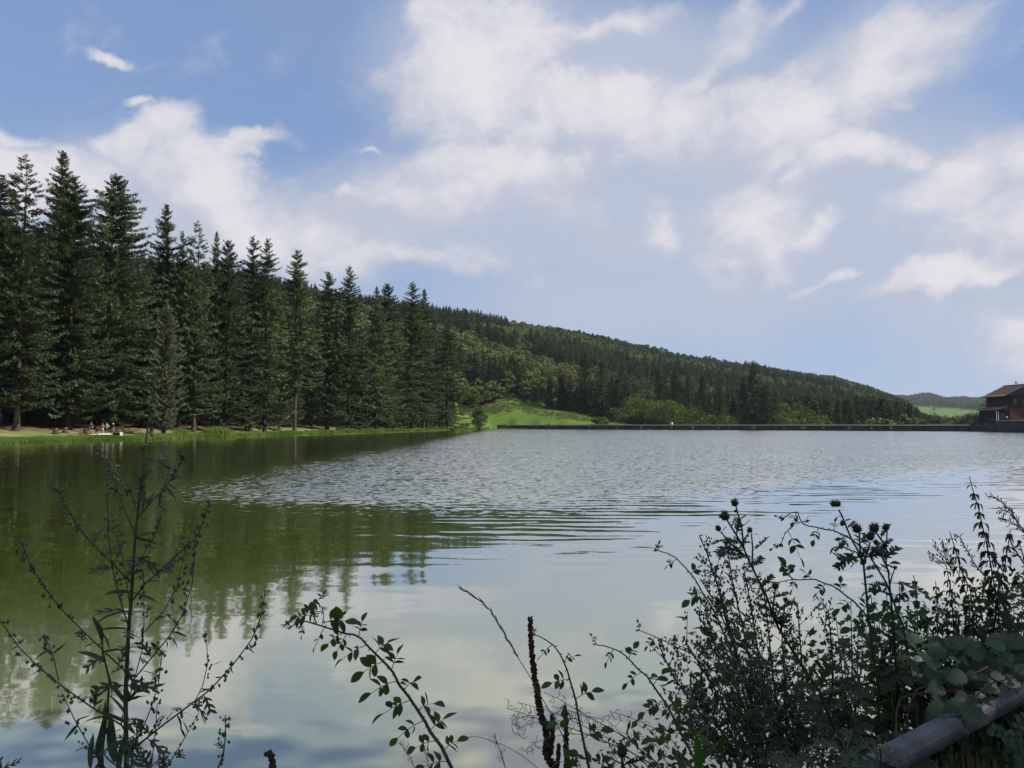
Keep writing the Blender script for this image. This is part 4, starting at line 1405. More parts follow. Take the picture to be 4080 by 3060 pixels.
# hedge and bushes round the house
for (u, dep, vt, hw, mat, lab, cat_) in [
    (3880, 279, 1650, 42, M_LIME, 'sunlit yellow-green bush on the dam end left of the timber house', 'bush'),
    (3835, 283, 1668, 34, M_BROAD, 'lower dark green bush at the left of the sunlit one beside the timber house', 'bush'),
    (3918, 276, 1672, 30, M_BROAD, 'dark clipped bush directly below the porch of the timber house', 'bush'),
    (3930, 292, 1585, 34, M_BROAD, 'dark tree behind the porch roof of the timber house', 'tree'),
    (3968, 268, 1668, 30, M_BROAD, 'dark bush in front of the porch windows of the timber house', 'bush')]:
    broad_tree('garden_bush' if cat_ == 'bush' else 'garden_tree', lab, u, dep, vt, hw, mat, 70 + u, cat_, None, .0 if cat_ == 'bush' else .12, 36, 26, .34)
# trees in the far field
for (u, dep, vt, hw, lab) in [(3722, 2050, 1616, 15, 'single rounded tree standing in the far green field'), (3812, 2560, 1598, 16, 'rounded tree on the upper edge of the far green field')]:
    broad_tree('field_tree', lab, u, dep, vt, hw, M_BROAD, 90 + u, 'tree', None, .05, 30, 24, 1.6)

# ------------------------------------------------------------------ the picnic under the firs
def cloth_mat(name, c):
    return rough_mat(name, tuple(k * .85 for k in c), c, 4, 0.9)


M_SKIN = rough_mat('skin', (0.36, 0.21, 0.15), (0.42, 0.26, 0.19), 5, 0.6)
M_HAIR = rough_mat('dark_hair', (0.03, 0.02, 0.015), (0.06, 0.042, 0.03), 12, 0.6)
M_HAIR2 = rough_mat('grey_hair', (0.22, 0.21, 0.20), (0.32, 0.31, 0.30), 12, 0.6)
M_BLACK = cloth_mat('black_cloth', (0.022, 0.022, 0.026))
M_NAVY = cloth_mat('dark_trousers', (0.04, 0.042, 0.055))
M_RED = cloth_mat('red_shirt', (0.42, 0.03, 0.03))
M_SHORTS = cloth_mat('pale_shorts', (0.62, 0.64, 0.70))
M_GREY = cloth_mat('grey_shirt', (0.34, 0.36, 0.41))
M_TAN = cloth_mat('tan_cloth', (0.30, 0.24, 0.17))
M_HAT = cloth_mat('white_hat', (0.72, 0.72, 0.70))


def skin_mesh(name, joints, edges, mat, parent, root=0, levels=1):
    """One continuous surface grown round a skeleton: joints are (x, y, z, rx, ry)."""
    me = bpy.data.meshes.new(name)
    me.from_pydata([j[:3] for j in joints], edges, [])
    me.materials.append(mat)
    o = obj(name, me, parent)
    o.modifiers.new('skin', 'SKIN').use_smooth_shade = True
    for i, j in enumerate(joints):
        me.skin_vertices[0].data[i].radius = (j[3], j[4] if len(j) > 4 else j[3])
        me.skin_vertices[0].data[i].use_root = (i == root)
    s_ = o.modifiers.new('smooth', 'SUBSURF')
    s_.levels = s_.render_levels = levels
    return o


def lerp3(a, b, t):
    return tuple(a[i] + (b[i] - a[i]) * t for i in range(3))


def person(label, u, back, rz, pose, top, bottom, hair=M_HAIR, hat=None, long_legs=True, sleeves=True, h=1.0, v_dep=None):
    Y = shore_y(u) + back
    Xp = (u - 2040) / FPX * Y
    t = thing('person', label, 'person', (Xp, Y, gz(Xp, Y)), rz, 'people picnicking under the firs')
    if pose == 'stand':
        pel, che, nek, hed = (0, 0, .95), (0, -.01, 1.27), (0, 0, 1.48), (0, -.03, 1.63)
        kn = [(-.11, -.02, .50), (.12, .02, .50)]; an = [(-.12, .03, .08), (.14, .05, .08)]
        el = [(-.27, .04, 1.13), (.27, .0, 1.14)]; ha = [(-.26, -.10, .90), (.22, -.20, .98)]
    elif pose == 'akimbo':
        pel, che, nek, hed = (0, 0, .95), (0, -.01, 1.27), (0, 0, 1.48), (0, -.03, 1.63)
        kn = [(-.13, -.02, .50), (.13, .02, .50)]; an = [(-.17, .03, .08), (.16, .05, .08)]
        el = [(-.36, .08, 1.18), (.36, .08, 1.18)]; ha = [(-.20, -.04, 1.02), (.20, -.04, 1.02)]
    elif pose == 'bend':
        pel, che, nek, hed = (0, .12, .90), (0, -.22, 1.08), (0, -.42, 1.10), (0, -.56, 1.05)
        kn = [(-.12, -.06, .50), (.12, .0, .48)]; an = [(-.14, .06, .08), (.14, .10, .08)]
        el = [(-.24, -.40, .82), (.24, -.42, .82)]; ha = [(-.16, -.52, .58), (.17, -.55, .60)]
    else:   # sitting on the ground
        pel, che, nek, hed = (0, 0, .16), (0, .06, .48), (0, .03, .68), (0, -.01, .83)
        kn = [(-.15, -.38, .40), (.16, -.36, .42)]; an = [(-.14, -.62, .07), (.14, -.60, .07)]
        el = [(-.27, -.05, .42), (.27, -.08, .42)]; ha = [(-.18, -.32, .40), (.18, -.33, .42)]
    sh = [(-.19 + che[0], nek[1] * .75 + che[1] * .25, nek[2] - .07), (.19 + che[0], nek[1] * .75 + che[1] * .25, nek[2] - .07)]
    hp = [(-.10, pel[1], pel[2] - .04), (.10, pel[1], pel[2] - .04)]
    fwd = unit(np.array(hed) - np.array(nek))
    chin = lerp3(nek, hed, .55)
    top_h = tuple(np.array(hed) + fwd * .10)
    J = [pel + (.135, .10), lerp3(pel, che, .5) + (.125, .09), che + (.15, .105), lerp3(che, nek, .75) + (.12, .08), nek + (.055, .055), chin + (.062, .07), hed + (.078, .095), top_h + (.055, .06)]
    E_ = [(0, 1), (1, 2), (2, 3), (3, 4), (4, 5), (5, 6), (6, 7)]
    nose = tuple(np.array(hed) + np.array([0, -.105, -.02]))
    J.append(nose + (.014, .016)); E_.append((6, 8))
    for k in (0, 1):
        b = len(J)
        J += [sh[k] + (.058, .058), el[k] + (.042, .042), lerp3(el[k], ha[k], .85) + (.028, .028), ha[k] + (.034, .022)]
        E_ += [(3, b), (b, b + 1), (b + 1, b + 2), (b + 2, b + 3)]
        tip = np.array(ha[k]) + unit(np.array(ha[k]) - np.array(el[k])) * .09
        for f in (-.018, .006, .026):
            J.append(tuple(tip + np.array([f, 0, -.008])) + (.0085, .0085)); E_.append((b + 3, len(J) - 1))
        J.append(tuple(np.array(ha[k]) + np.array([.035 * (1 if k == 0 else -1), -.03, -.03])) + (.0095, .0095)); E_.append((b + 3, len(J) - 1))
        b = len(J)
        J += [hp[k] + (.085, .085), kn[k] + (.058, .058), lerp3(kn[k], an[k], .35) + (.052, .052), an[k] + (.036, .036), (an[k][0] + (.02 if k else -.02), an[k][1] - .16, .03, .035, .028)]
        E_ += [(0, b), (b, b + 1), (b + 1, b + 2), (b + 2, b + 3), (b + 3, b + 4)]
    skin_mesh('body', J, E_, M_SKIN, t)
    Jt = [lerp3(pel, che, .05) + (.155, .118), lerp3(pel, che, .5) + (.148, .108), che + (.168, .12), lerp3(che, nek, .75) + (.13, .09), lerp3(che, nek, .95) + (.075, .07)]
    Et = [(0, 1), (1, 2), (2, 3), (3, 4)]
    for k in (0, 1):
        b = len(Jt)
        Jt += [sh[k] + (.07, .07), lerp3(sh[k], el[k], .8 if not sleeves else 1.0) + (.055, .055)]
        Et += [(3, b), (b, b + 1)]
    if top:
        skin_mesh('shirt', Jt, Et, top, t)
    Jb = [lerp3(pel, che, .12) + (.150, .115), pel + (.155, .118)]
    Eb = [(0, 1)]
    for k in (0, 1):
        b = len(Jb)
        Jb += [hp[k] + (.10, .10), kn[k] + (.072, .072) if long_legs else lerp3(hp[k], kn[k], .75) + (.095, .095)]
        Eb += [(1, b), (b, b + 1)]
        if long_legs:
            Jb.append(lerp3(kn[k], an[k], .92) + (.055, .055)); Eb.append((b + 1, b + 2))
    skin_mesh('trousers' if long_legs else 'shorts', Jb, Eb, bottom, t, 1)
    hb = np.array(hed) + np.array([0, .03, .045])
    if hat:
        mb = MB()
        mb.tube([tuple(hb + np.array([0, -.03, z])) for z in (.0, .012, .013, .09, .12)], [.19, .19, .105, .10, .06], 14)
        mb.build('hat', hat, t, True)
    skin_mesh('hair', [tuple(hb + np.array([0, -.02, .03])) + (.078, .09), tuple(hb + np.array([0, .035, .0])) + (.075, .075), tuple(hb + np.array([0, .045, -.07])) + (.06, .05)], [(0, 1), (1, 2)], hair, t)
    mb = MB()
    for ex in (-.032, .032):
        mb.box((hed[0] + ex, hed[1] - .093, hed[2] + .012), (.022, .012, .012))
    mb.build('eyes', M_BLACK, t)
    for k in (0, 1):
        mb = MB()
        mb.box((an[k][0] + (.01 if k else -.01), an[k][1] - .07, .035), (.095, .27, .07))
        mb.build('shoe', M_NAVY, t)
    t.scale = (h, h, h)
    return t


person('person in a black top and black shorts standing beside the brush heap', 367, 11.6, 0.4, 'stand', M_BLACK, M_BLACK, long_legs=False, h=1.03)
person('person in a red shirt bending forwards under the firs', 388, 12.4, 1.2, 'bend', M_RED, M_NAVY)
person('bare-backed person in pale shorts standing by the white sheet', 411, 11.2, 2.9, 'akimbo', None, M_SHORTS, long_legs=False)
person('person in a grey shirt and dark trousers standing with hands on hips', 428, 11.8, 0.2, 'akimbo', M_GREY, M_NAVY, M_HAIR2, h=1.06)
person('person in dark clothes wearing a white hat near the picnic bench', 454, 12.4, -0.6, 'stand', M_BLACK, M_TAN, hat=M_HAT, long_legs=False)
person('person sitting on the ground behind the brush heap', 343, 12.2, 0.9, 'sit', M_TAN, M_NAVY)
pz = person('person with bare shoulders sitting on the grass under the right-hand firs', 1612, 9.0, 0.6, 'sit', None, M_SHORTS, long_legs=False)
pz['group'] = 'people on the left shore'


def spot(u, back):
    Y = shore_y(u) + back
    x = (u - 2040) / FPX * Y
    return x, Y, gz(x, Y)


# white sheet spread on the grass
x, y, z = spot(404, 9.0)
mb = MB()
nx, ny = 14, 8
rgl = random.Random(3)
V = [((i / (nx - 1) - .5) * 3.4, (j / (ny - 1) - .5) * 3.6, .10 + rgl.uniform(0, .07)) for j in range(ny) for i in range(nx)]
mb.add(V, [(j * nx + i, j * nx + i + 1, (j + 1) * nx + i + 1, (j + 1) * nx + i) for j in range(ny - 1) for i in range(nx - 1)])
so = mb.build('picnic_sheet', M_HAT, None, True)
so.location = (x, y, z)
so.rotation_euler = (0.045, 0, .2)
sm_ = so.modifiers.new('thick', 'SOLIDIFY'); sm_.thickness = .02
tag(so, 'large white sheet spread on the grass in front of the people', 'sheet')

# bench of pale boards and the crate before it
M_BOARD = rough_mat('pale_boards', (0.42, 0.33, 0.21), (0.58, 0.47, 0.32), 5, .8)
x, y, z = spot(460, 9.2)
bt = thing('picnic_bench', 'low bench of pale boards behind a wooden crate by the white sheet', 'bench', (x, y, z), .06)
for k in range(3):
    mb = MB(); mb.box((0, -.22 + k * .22, .72), (1.65, .2, .05)); mb.build('seat_board', M_BOARD, bt)
for sx in (-.65, .65):
    mb = MB(); mb.box((sx, 0, .34), (.08, .5, .70)); mb.build('leg', M_BARK_PALE, bt)
mb = MB(); mb.box((0, 0, .5), (1.2, .06, .1)); mb.build('stretcher', M_BARK_PALE, bt)
x, y, z = spot(468, 7.2)
ct = thing('wooden_crate', 'pale open wooden crate lying on the grass in front of the low bench', 'crate', (x, y, z), -.05)
for nm, c, s_ in (('top_board', (0, 0, .60), (1.5, .8, .07)), ('bottom_board', (0, 0, .08), (1.5, .8, .07)), ('side_board', (-.72, 0, .34), (.07, .8, .45)), ('side_board', (.72, 0, .34), (.07, .8, .45)), ('back_board', (0, .38, .34), (1.37, .05, .45))):
    mb = MB(); mb.box(c, s_); mb.build(nm, M_BOARD, ct)
mb = MB(); mb.box((0, .1, .26), (1.1, .3, .2)); mb.build('dark_infill', M_BLACK, ct)  # black block filling the crate's dark opening


# stumps
def stump(label, u, back, r, h, seed, mat=M_BARK_PALE):
    x, y, z = spot(u, back)
    t = thing('tree_stump', label, 'stump', (x, y, z), seed)
    rg_ = random.Random(seed)
    n = 14
    V, F = [], []
    lob = [1 + rg_.uniform(-.10, .12) for _ in range(n)]
    for zz_, k in ((-.1, 1.5), (.12, 1.25), (h * .4, 1.02), (h - .02, .95), (h, .90)):
        for i in range(n):
            a = 6.283 * i / n
            kk = r * (1 + (k - 1) * (lob[i] if k > 1.2 else 1)) * lob[i]
            V.append((kk * math.cos(a), kk * math.sin(a), zz_ + (.05 * math.sin(a * 2 + seed) if zz_ > h * .8 else 0)))
    for j in range(4):
        for i in range(n):
            F.append((j * n + i, j * n + (i + 1) % n, (j + 1) * n + (i + 1) % n, (j + 1) * n + i))
    mb = MB(); mb.add(V, F); mb.build('trunk', mat, t, True)
    top = V[-n:]
    mb = MB(); mb.add([(a * .98, b * .98, c + .006) for a, b, c in top], [tuple(range(n))]); mb.build('cut_face', M_BOARD, t)
    for k in range(4):
        a = rg_.uniform(0, 6.28)
        mb = MB(); mb.tube([(r * .8 * math.cos(a), r * .8 * math.sin(a), .16), (r * 1.5 * math.cos(a), r * 1.5 * math.sin(a), .03), (r * 2.1 * math.cos(a), r * 2.1 * math.sin(a), -.06)], [.14, .10, .03], 6)
        mb.build('root', mat, t, True)
    return t


stump('short grey tree stump flared at its foot, left one of a pair', 224, 10.0, .36, .78, 1)
stump('taller squarish tree stump, right one of a pair', 263, 11.5, .36, .86, 2)
stump('tall pale tree stump in the grass left of the columnar fir', 607, 11.0, .30, 1.15, 3)

# heap of brown brushwood and fallen branches
x, y, z = spot(345, 9.4)
ht = thing('brush_heap', 'heap of reddish brown dead branches on the grass by the white sheet', 'brushwood', (x, y, z))
M_BRUSH = rough_mat('dead_branches', (0.16, 0.075, 0.04), (0.30, 0.16, 0.09), 6, .9)
rgl = random.Random(8)
for k in range(46):
    a, rr0 = rgl.uniform(0, 6.28), rgl.uniform(0, 1.5)
    p = (rr0 * math.cos(a), rr0 * .7 * math.sin(a), .04 + rgl.uniform(0, .5) * (1 - rr0 / 1.7))
    b = rgl.uniform(0, 6.28)
    L = rgl.uniform(.5, 1.3)
    mb = MB(); mb.tube([p, (p[0] + L * .5 * math.cos(b), p[1] + L * .5 * math.sin(b), p[2] + rgl.uniform(-.02, .2)), (p[0] + L * math.cos(b), p[1] + L * math.sin(b), max(.02, p[2] + rgl.uniform(-.2, .1)))], [.055, .04, .012], 5)
    mb.build('branch', M_BRUSH, ht)
mb = MB()
mb.tube([(-.1, .1, 0), (0, .1, .55), (.05, .1, .95)], [.42, .40, .22], 12)
mb.build('core', M_BARK, ht, True)
for u, bk_, lab in ((735, 10.5, 'few fallen branches lying in the dry grass right of the columnar fir'), (905, 11, 'bent dead branch sticking up from the needles behind the tall grass tussock')):
    x, y, z = spot(u, bk_)
    ft = thing('fallen_branches', lab, 'branches', (x, y, z))
    for k in range(12):
        b = rgl.uniform(-.6, .6) + (3.14 if k % 2 else 0)
        p = (rgl.uniform(-.8, .8), rgl.uniform(-.4, .4), rgl.uniform(.05, .3))
        L = rgl.uniform(.8, 1.8)
        mb = MB(); mb.tube([p, (p[0] + L * .5 * math.cos(b), p[1] + L * .5 * math.sin(b), p[2] + .15), (p[0] + L * math.cos(b), p[1] + L * math.sin(b), p[2] + rgl.uniform(-.05, .25))], [.07, .05, .015], 5)
        mb.build('branch', M_BARK_PALE, ft)

# tussock of reeds at the water's edge
rg = np.random.default_rng(31)
for u, lab, w_ in ((880, 'broad mound of tall rushes at the water edge below the middle firs', 4.4), (723, 'small dark tussock of sedge at the water edge right of the columnar fir', 1.0)):
    Y = shore_y(u) + 2.6
    x = (u - 2040) / FPX * Y
    n = 2600 if w_ > 2 else 500
    xy = np.stack([x + rg.normal(0, w_ * .42, n), Y + rg.normal(0, 1.0, n)], -1)
    d_ = np.abs(xy[:, 0] - x) / w_
    V, F = blades(xy, ground(xy[:, 0], xy[:, 1])[0], np.clip(1.75 * (1 - d_ ** 2) * rg.uniform(.6, 1.15, n), .3, 2.2), rg.uniform(.09, .18, n), rg)
    tag(obj('rush_tussock', mesh_np('rush_tussock', V, F, M_GRASS, False)), lab, 'rushes', None, 'stuff')

# ------------------------------------------------------------------ plants along the near bank
M_STEM = rough_mat('green_stem', (0.045, 0.052, 0.034), (0.080, 0.088, 0.056), 30, 0.7)
M_STEM_RED = rough_mat('reddish_cane', (0.060, 0.024, 0.022), (0.10, 0.045, 0.038), 30, 0.6)
M_DEAD = rough_mat('dead_stalk', (0.030, 0.019, 0.013), (0.085, 0.050, 0.030), 60, 0.95)
M_STRAW = rough_mat('straw', (0.10, 0.085, 0.062), (0.19, 0.165, 0.125), 30, 0.85)
M_MUG = leaf_mat('mugwort_leaf', (0.042, 0.062, 0.034), (0.080, 0.108, 0.064), .24, 9, .6, .2, .2)
M_BUD = leaf_mat('mugwort_buds', (0.090, 0.115, 0.085), (0.16, 0.19, 0.145), .1, 14, .7, .1, .1)
M_ROSE = leaf_mat('rose_leaf', (0.042, 0.088, 0.022), (0.072, 0.125, 0.034), .50, 9, .45, .25, .3)
M_NETTLE = leaf_mat('nettle_leaf', (0.020, 0.040, 0.018), (0.036, 0.060, 0.026), .20, 9, .6, .25, .15)
M_BRAMBLE = leaf_mat('bramble_leaf', (0.026, 0.054, 0.028), (0.056, 0.098, 0.052), .18, 7, .5, .30, .3)
M_THISTLE = leaf_mat('thistle_leaf', (0.028, 0.046, 0.020), (0.050, 0.072, 0.032), .15, 9, .6, .15, .2)
M_DOCK = leaf_mat('dock_leaf', (0.05, 0.115, 0.018), (0.07, 0.15, 0.026), .45, 6, .5, .05, .3)
M_WEED = leaf_mat('weed_leaf', (0.034, 0.060, 0.018), (0.085, 0.105, 0.030), .25, 5, .6, .3, .15)


def leaf_blade(name, mat, widths, fold=.18, droop=.25, twist=0.0, serr=0.0):
    """A leaf one unit long: midrib along +y, upper side +z, edges folded up, tip bending down."""
    n = len(widths)
    V, F = [], []
    for i, w in enumerate(widths):
        t = i / (n - 1)
        y, z = t * (1 - .12 * droop * t), -droop * t * t
        if serr and 0 < i < n - 1:
            w = w * (1 + (serr if i % 2 else -serr))
        a = twist * t
        for s_ in (-1, 0, 1):
            lx, lz = s_ * w, fold * w * abs(s_) * 1.6
            V.append((lx * math.cos(a), y - (.05 if s_ and serr and i % 2 == 0 else 0), z + lz + lx * math.sin(a)))
    for i in range(n - 1):
        b = i * 3
        F += [(b, b + 1, b + 4, b + 3), (b + 1, b + 2, b + 5, b + 4)]
    mb = MB(); mb.add(V, F)
    return mb.mesh(name, mat, True)


def leaf_lobed(name, mat, pairs, lob=.38, wid=.10, ang=.75, droop=.2, core=.06, spine=0.0, seed=0):
    """A deeply cut leaf: narrow midrib blade with pointed lobes on both sides."""
    rg_ = random.Random(seed)
    mb = MB()

    def pt(x, y):
        return (x, y * (1 - .1 * droop * y), -droop * y * y + .12 * abs(x))
    ys = [0, .15, .35, .6, .82, 1.0]
    ws = [.015, core * .6, core, core, core * .8, .004]
    V = []
    for y, w in zip(ys, ws):
        V += [pt(-w, y), pt(w, y)]
    mb.add(V, [(2 * i, 2 * i + 1, 2 * i + 3, 2 * i + 2) for i in range(5)])
    for k in range(pairs):
        t = .22 + .62 * k / max(1, pairs - 1)
        for s_ in (-1, 1):
            L = lob * (1.0 - .45 * abs(t - .5) * 2) * rg_.uniform(.8, 1.2)
            a = ang + rg_.uniform(-.18, .18)
            dx, dy = s_ * math.sin(a), math.cos(a)
            px, py = s_ * core * .5, t + rg_.uniform(-.03, .03)
            W = wid * rg_.uniform(.8, 1.2)
            q = [pt(px, py - W * .5), pt(px + dx * L * .5 - dy * W * .5 * s_ * -1, py + dy * L * .5 - W * .45), pt(px + dx * L, py + dy * L), pt(px + dx * L * .45, py + dy * L * .5 + W * .5), pt(px, py + W * .6)]
            mb.add(q, [(0, 1, 2, 3, 4) if s_ > 0 else (4, 3, 2, 1, 0)])
    return mb.mesh(name, mat, True)


LF = {
    'rose': [leaf_blade('rose_leaflet', M_ROSE, [.02, .17, .26, .285, .25, .16, .006], .22, d_, tw) for d_, tw in ((.15, .2), (.3, -.3), (.05, .1))],
    'nettle': [leaf_blade('nettle_leaf', M_NETTLE, [.03, .26, .22, .27, .20, .22, .14, .15, .07, .07, .004], .15, d_, tw, .10) for d_, tw in ((.45, .2), (.7, -.2), (.3, .3))],
    'bramble': [leaf_blade('bramble_leaf', M_BRAMBLE, [.03, .30, .33, .40, .36, .38, .29, .28, .16, .14, .004], .10, d_, tw, .07) for d_, tw in ((.2, .15), (.35, -.25), (.1, .1))],
    'mug': [leaf_lobed('mugwort_leaf', M_MUG, 3, .42, .13, .62, d_, .06, seed=k) for k, d_ in enumerate((.2, .45, .1))],
    'mugnarrow': [leaf_blade('mugwort_bract', M_MUG, [.02, .07, .085, .07, .04, .003], .2, d_, tw) for d_, tw in ((.3, .3), (.1, -.2))],
    'thistle': [leaf_lobed('thistle_leaf', M_THISTLE, 5, .30, .11, 1.0, d_, .075, seed=9 + k) for k, d_ in enumerate((.15, .5, -.15))],
    'strap': [leaf_blade('strap_leaf', M_MUG, [.03, .07, .085, .085, .075, .05, .004], .25, d_, tw) for d_, tw in ((.3, .5), (.12, -.4))],
    'round': [leaf_blade('round_leaf', M_BRAMBLE, [.05, .30, .42, .44, .36, .2, .02], .12, d_, 0.1) for d_ in (.1, .25)],
}


def basis(d, n):
    y = Vector(d).normalized()
    n = Vector(n)
    z = (n - y * n.dot(y))
    if z.length < 1e-4:
        z = Vector((0.3, 0.1, 1)) - y * Vector((0.3, 0.1, 1)).dot(y)
    z.normalize()
    x = y.cross(z)
    return Matrix((x, y, z)).transposed().to_4x4()


class Plant:
    """A plant of the near bank; everything is gathered in the thing's own frame at its foot."""

    def __init__(self, name, label, cat, foot_u, depth, group=None, seed=0):
        self.depth = depth
        self.rg = random.Random(seed)
        f = at(foot_u, 3060, depth)
        x, y = f.x + 0.02, f.y
        self.base = Vector((x, y, gz(x, y)))
        self.t = thing(name, label, cat, self.base, 0.0, group)
        self.stem, self.fine = MB(), MB()
        self.nleaf = 0
        self.extra = []

    def P(self, u, v, dd=0.0):
        return at(u, v, self.depth + dd) - self.base

    def line(self, pts, w0, w1, dd0=0.0, dd1=0.0, foot=False, sides=6, mb=None):
        """A stem through photograph points, tip first; widths in photograph pixels, tip to base."""
        n = len(pts)
        W = [self.P(u, v, dd0 + (dd1 - dd0) * i / max(1, n - 1)) for i, (u, v) in enumerate(pts)]
        k = self.depth / FPX / 2
        cum = [0.0]
        for i in range(n - 1):
            cum.append(cum[-1] + (W[i + 1] - W[i]).length)
        rad = [(w0 + (w1 - w0) * c / max(1e-6, cum[-1])) * k for c in cum]
        if foot:
            last = W[-1]
            d = (W[-1] - W[-2]).normalized()
            mid = last + Vector((d.x * .25, d.y * .25, (0 - last.z) * .5))
            W += [mid, Vector((mid.x * .95, mid.y * .95, -.04))]
            rad += [rad[-1] * 1.05, rad[-1] * 1.1]
        (mb or self.stem).tube(W, rad, sides)
        return W[:n]

    def leaf(self, kind, p, d, size, nrm=None, part='leaf'):
        rg_ = self.rg
        me = rg_.choice(LF[kind])
        o = bpy.data.objects.new(part, me)
        if nrm is None:
            nrm = (rg_.uniform(-.8, .8), rg_.uniform(-.9, .2), 1.0)
        o.matrix_local = Matrix.Translation(p) @ basis(d, nrm) @ Matrix.Diagonal((size * rg_.uniform(.85, 1.15), size, size, 1))
        link(o, self.t)
        self.nleaf += 1
        return o

    def compound(self, p, d, L, size, pairs=2, kind='rose'):
        """A pinnate leaf: thin rachis, leaflets in pairs and one at the tip."""
        d = Vector(d).normalized()
        rg_ = self.rg
        sag = Vector((0, 0, -1))
        pts = [p + d * (L * t) + sag * (L * .28 * t * t) for t in (0, .35, .7, 1)]
        self.fine.tube(pts, [.0011, .0010, .0008, .0006], 4)
        side = d.cross(Vector((rg_.uniform(-.5, .5), -1, rg_.uniform(-.3, .8))))
        side = side.normalized() if side.length > .1 else Vector((1, 0, 0))
        td = (pts[-1] - pts[-2]).normalized()
        self.leaf(kind, pts[-1], td, size * 1.1)
        for k in range(pairs):
            t = .38 + .5 * k / max(1, pairs)
            q = p + d * (L * t) + sag * (L * .28 * t * t)
            for s_ in (-1, 1):
                if rg_.random() < .08:
                    continue
                self.leaf(kind, q, (td * .55 + side * s_ + Vector((0, rg_.uniform(-.3, .3), rg_.uniform(-.35, .1)))), size * rg_.uniform(.75, 1.0))

    def bud(self, p, r):
        rg_ = self.rg
        a = rg_.uniform(0, 6.28)
        x = Vector((math.cos(a), math.sin(a), rg_.uniform(-.4, .4))) * r
        y = Vector((-math.sin(a), math.cos(a), rg_.uniform(-.4, .4))) * r
        z = Vector((0, 0, r * 1.25))
        self.extra.append([p + x, p + y, p - x, p - y, p + z, p - z])

    def finish(self, stem_mat=None, fine_mat=None, bud_mat=None, bud_name='flower_buds', fine_name='stalks'):
        if self.stem.n:
            self.stem.build('stem', stem_mat or M_STEM, self.t, True)
        if self.fine.n:
            self.fine.build(fine_name, fine_mat or stem_mat or M_STEM, self.t, True, 'stuff')
        if self.extra:
            mb = MB()
            F = [(0, 1, 4), (1, 2, 4), (2, 3, 4), (3, 0, 4), (1, 0, 5), (2, 1, 5), (3, 2, 5), (0, 3, 5)]
            for e in self.extra:
                mb.add([tuple(v) for v in e], F)
            mb.build(bud_name, bud_mat or M_BUD, self.t, True, 'stuff')
        return self.t


def walk(W, step, start=0.0, end=1.0):
    """Points and tangents spaced along a polyline (tip first)."""
    seg = [(W[i + 1] - W[i]).length for i in range(len(W) - 1)]
    tot = sum(seg)
    s = tot * start
    out = []
    while s < tot * end:
        a = s
        for i, L in enumerate(seg):
            if a <= L:
                out.append((W[i].lerp(W[i + 1], a / max(L, 1e-6)), (W[i] - W[i + 1]).normalized(), s / tot))
                break
            a -= L
        s += step
    return out


def mug_branch(pl, W, buds=.75, leaves=.5, bsize=.0042, step=.013, leafsize=.055):
    """Dress one mugwort branch: clustered round buds towards the tip, cut leaves lower down."""
    rg_ = pl.rg
    for p, d, t in walk(W, step, 0.0, .97):
        side = d.cross(Vector((rg_.uniform(-1, 1), rg_.uniform(-1, 1), rg_.uniform(-1, 1)))).normalized()
        if t < buds and rg_.random() < .93 - .55 * t:
            for _ in range(rg_.choice((1, 2, 2, 3)) if t > .12 else 2):
                o = p + side * rg_.uniform(.003, .010) + Vector((rg_.uniform(-.006, .006), rg_.uniform(-.006, .006), rg_.uniform(-.010, .002)))
                pl.bud(o, bsize * rg_.uniform(.75, 1.25) * (.8 if t < .06 else 1))
        if t > .18 and rg_.random() < leaves * (.25 + .5 * t) and pl.nleaf < 290:
            kind = 'mug' if t > .5 and rg_.random() < .6 else 'mugnarrow'
            pl.leaf(kind, p, d * .5 + side + Vector((0, 0, -.25)), leafsize * rg_.uniform(.5, 1.0) * (.55 + .75 * t))


# --- tall mugwort on the left
def r5(pts):
    return [(x / 1.22, 1700 + y / 1.22) for x, y in pts]


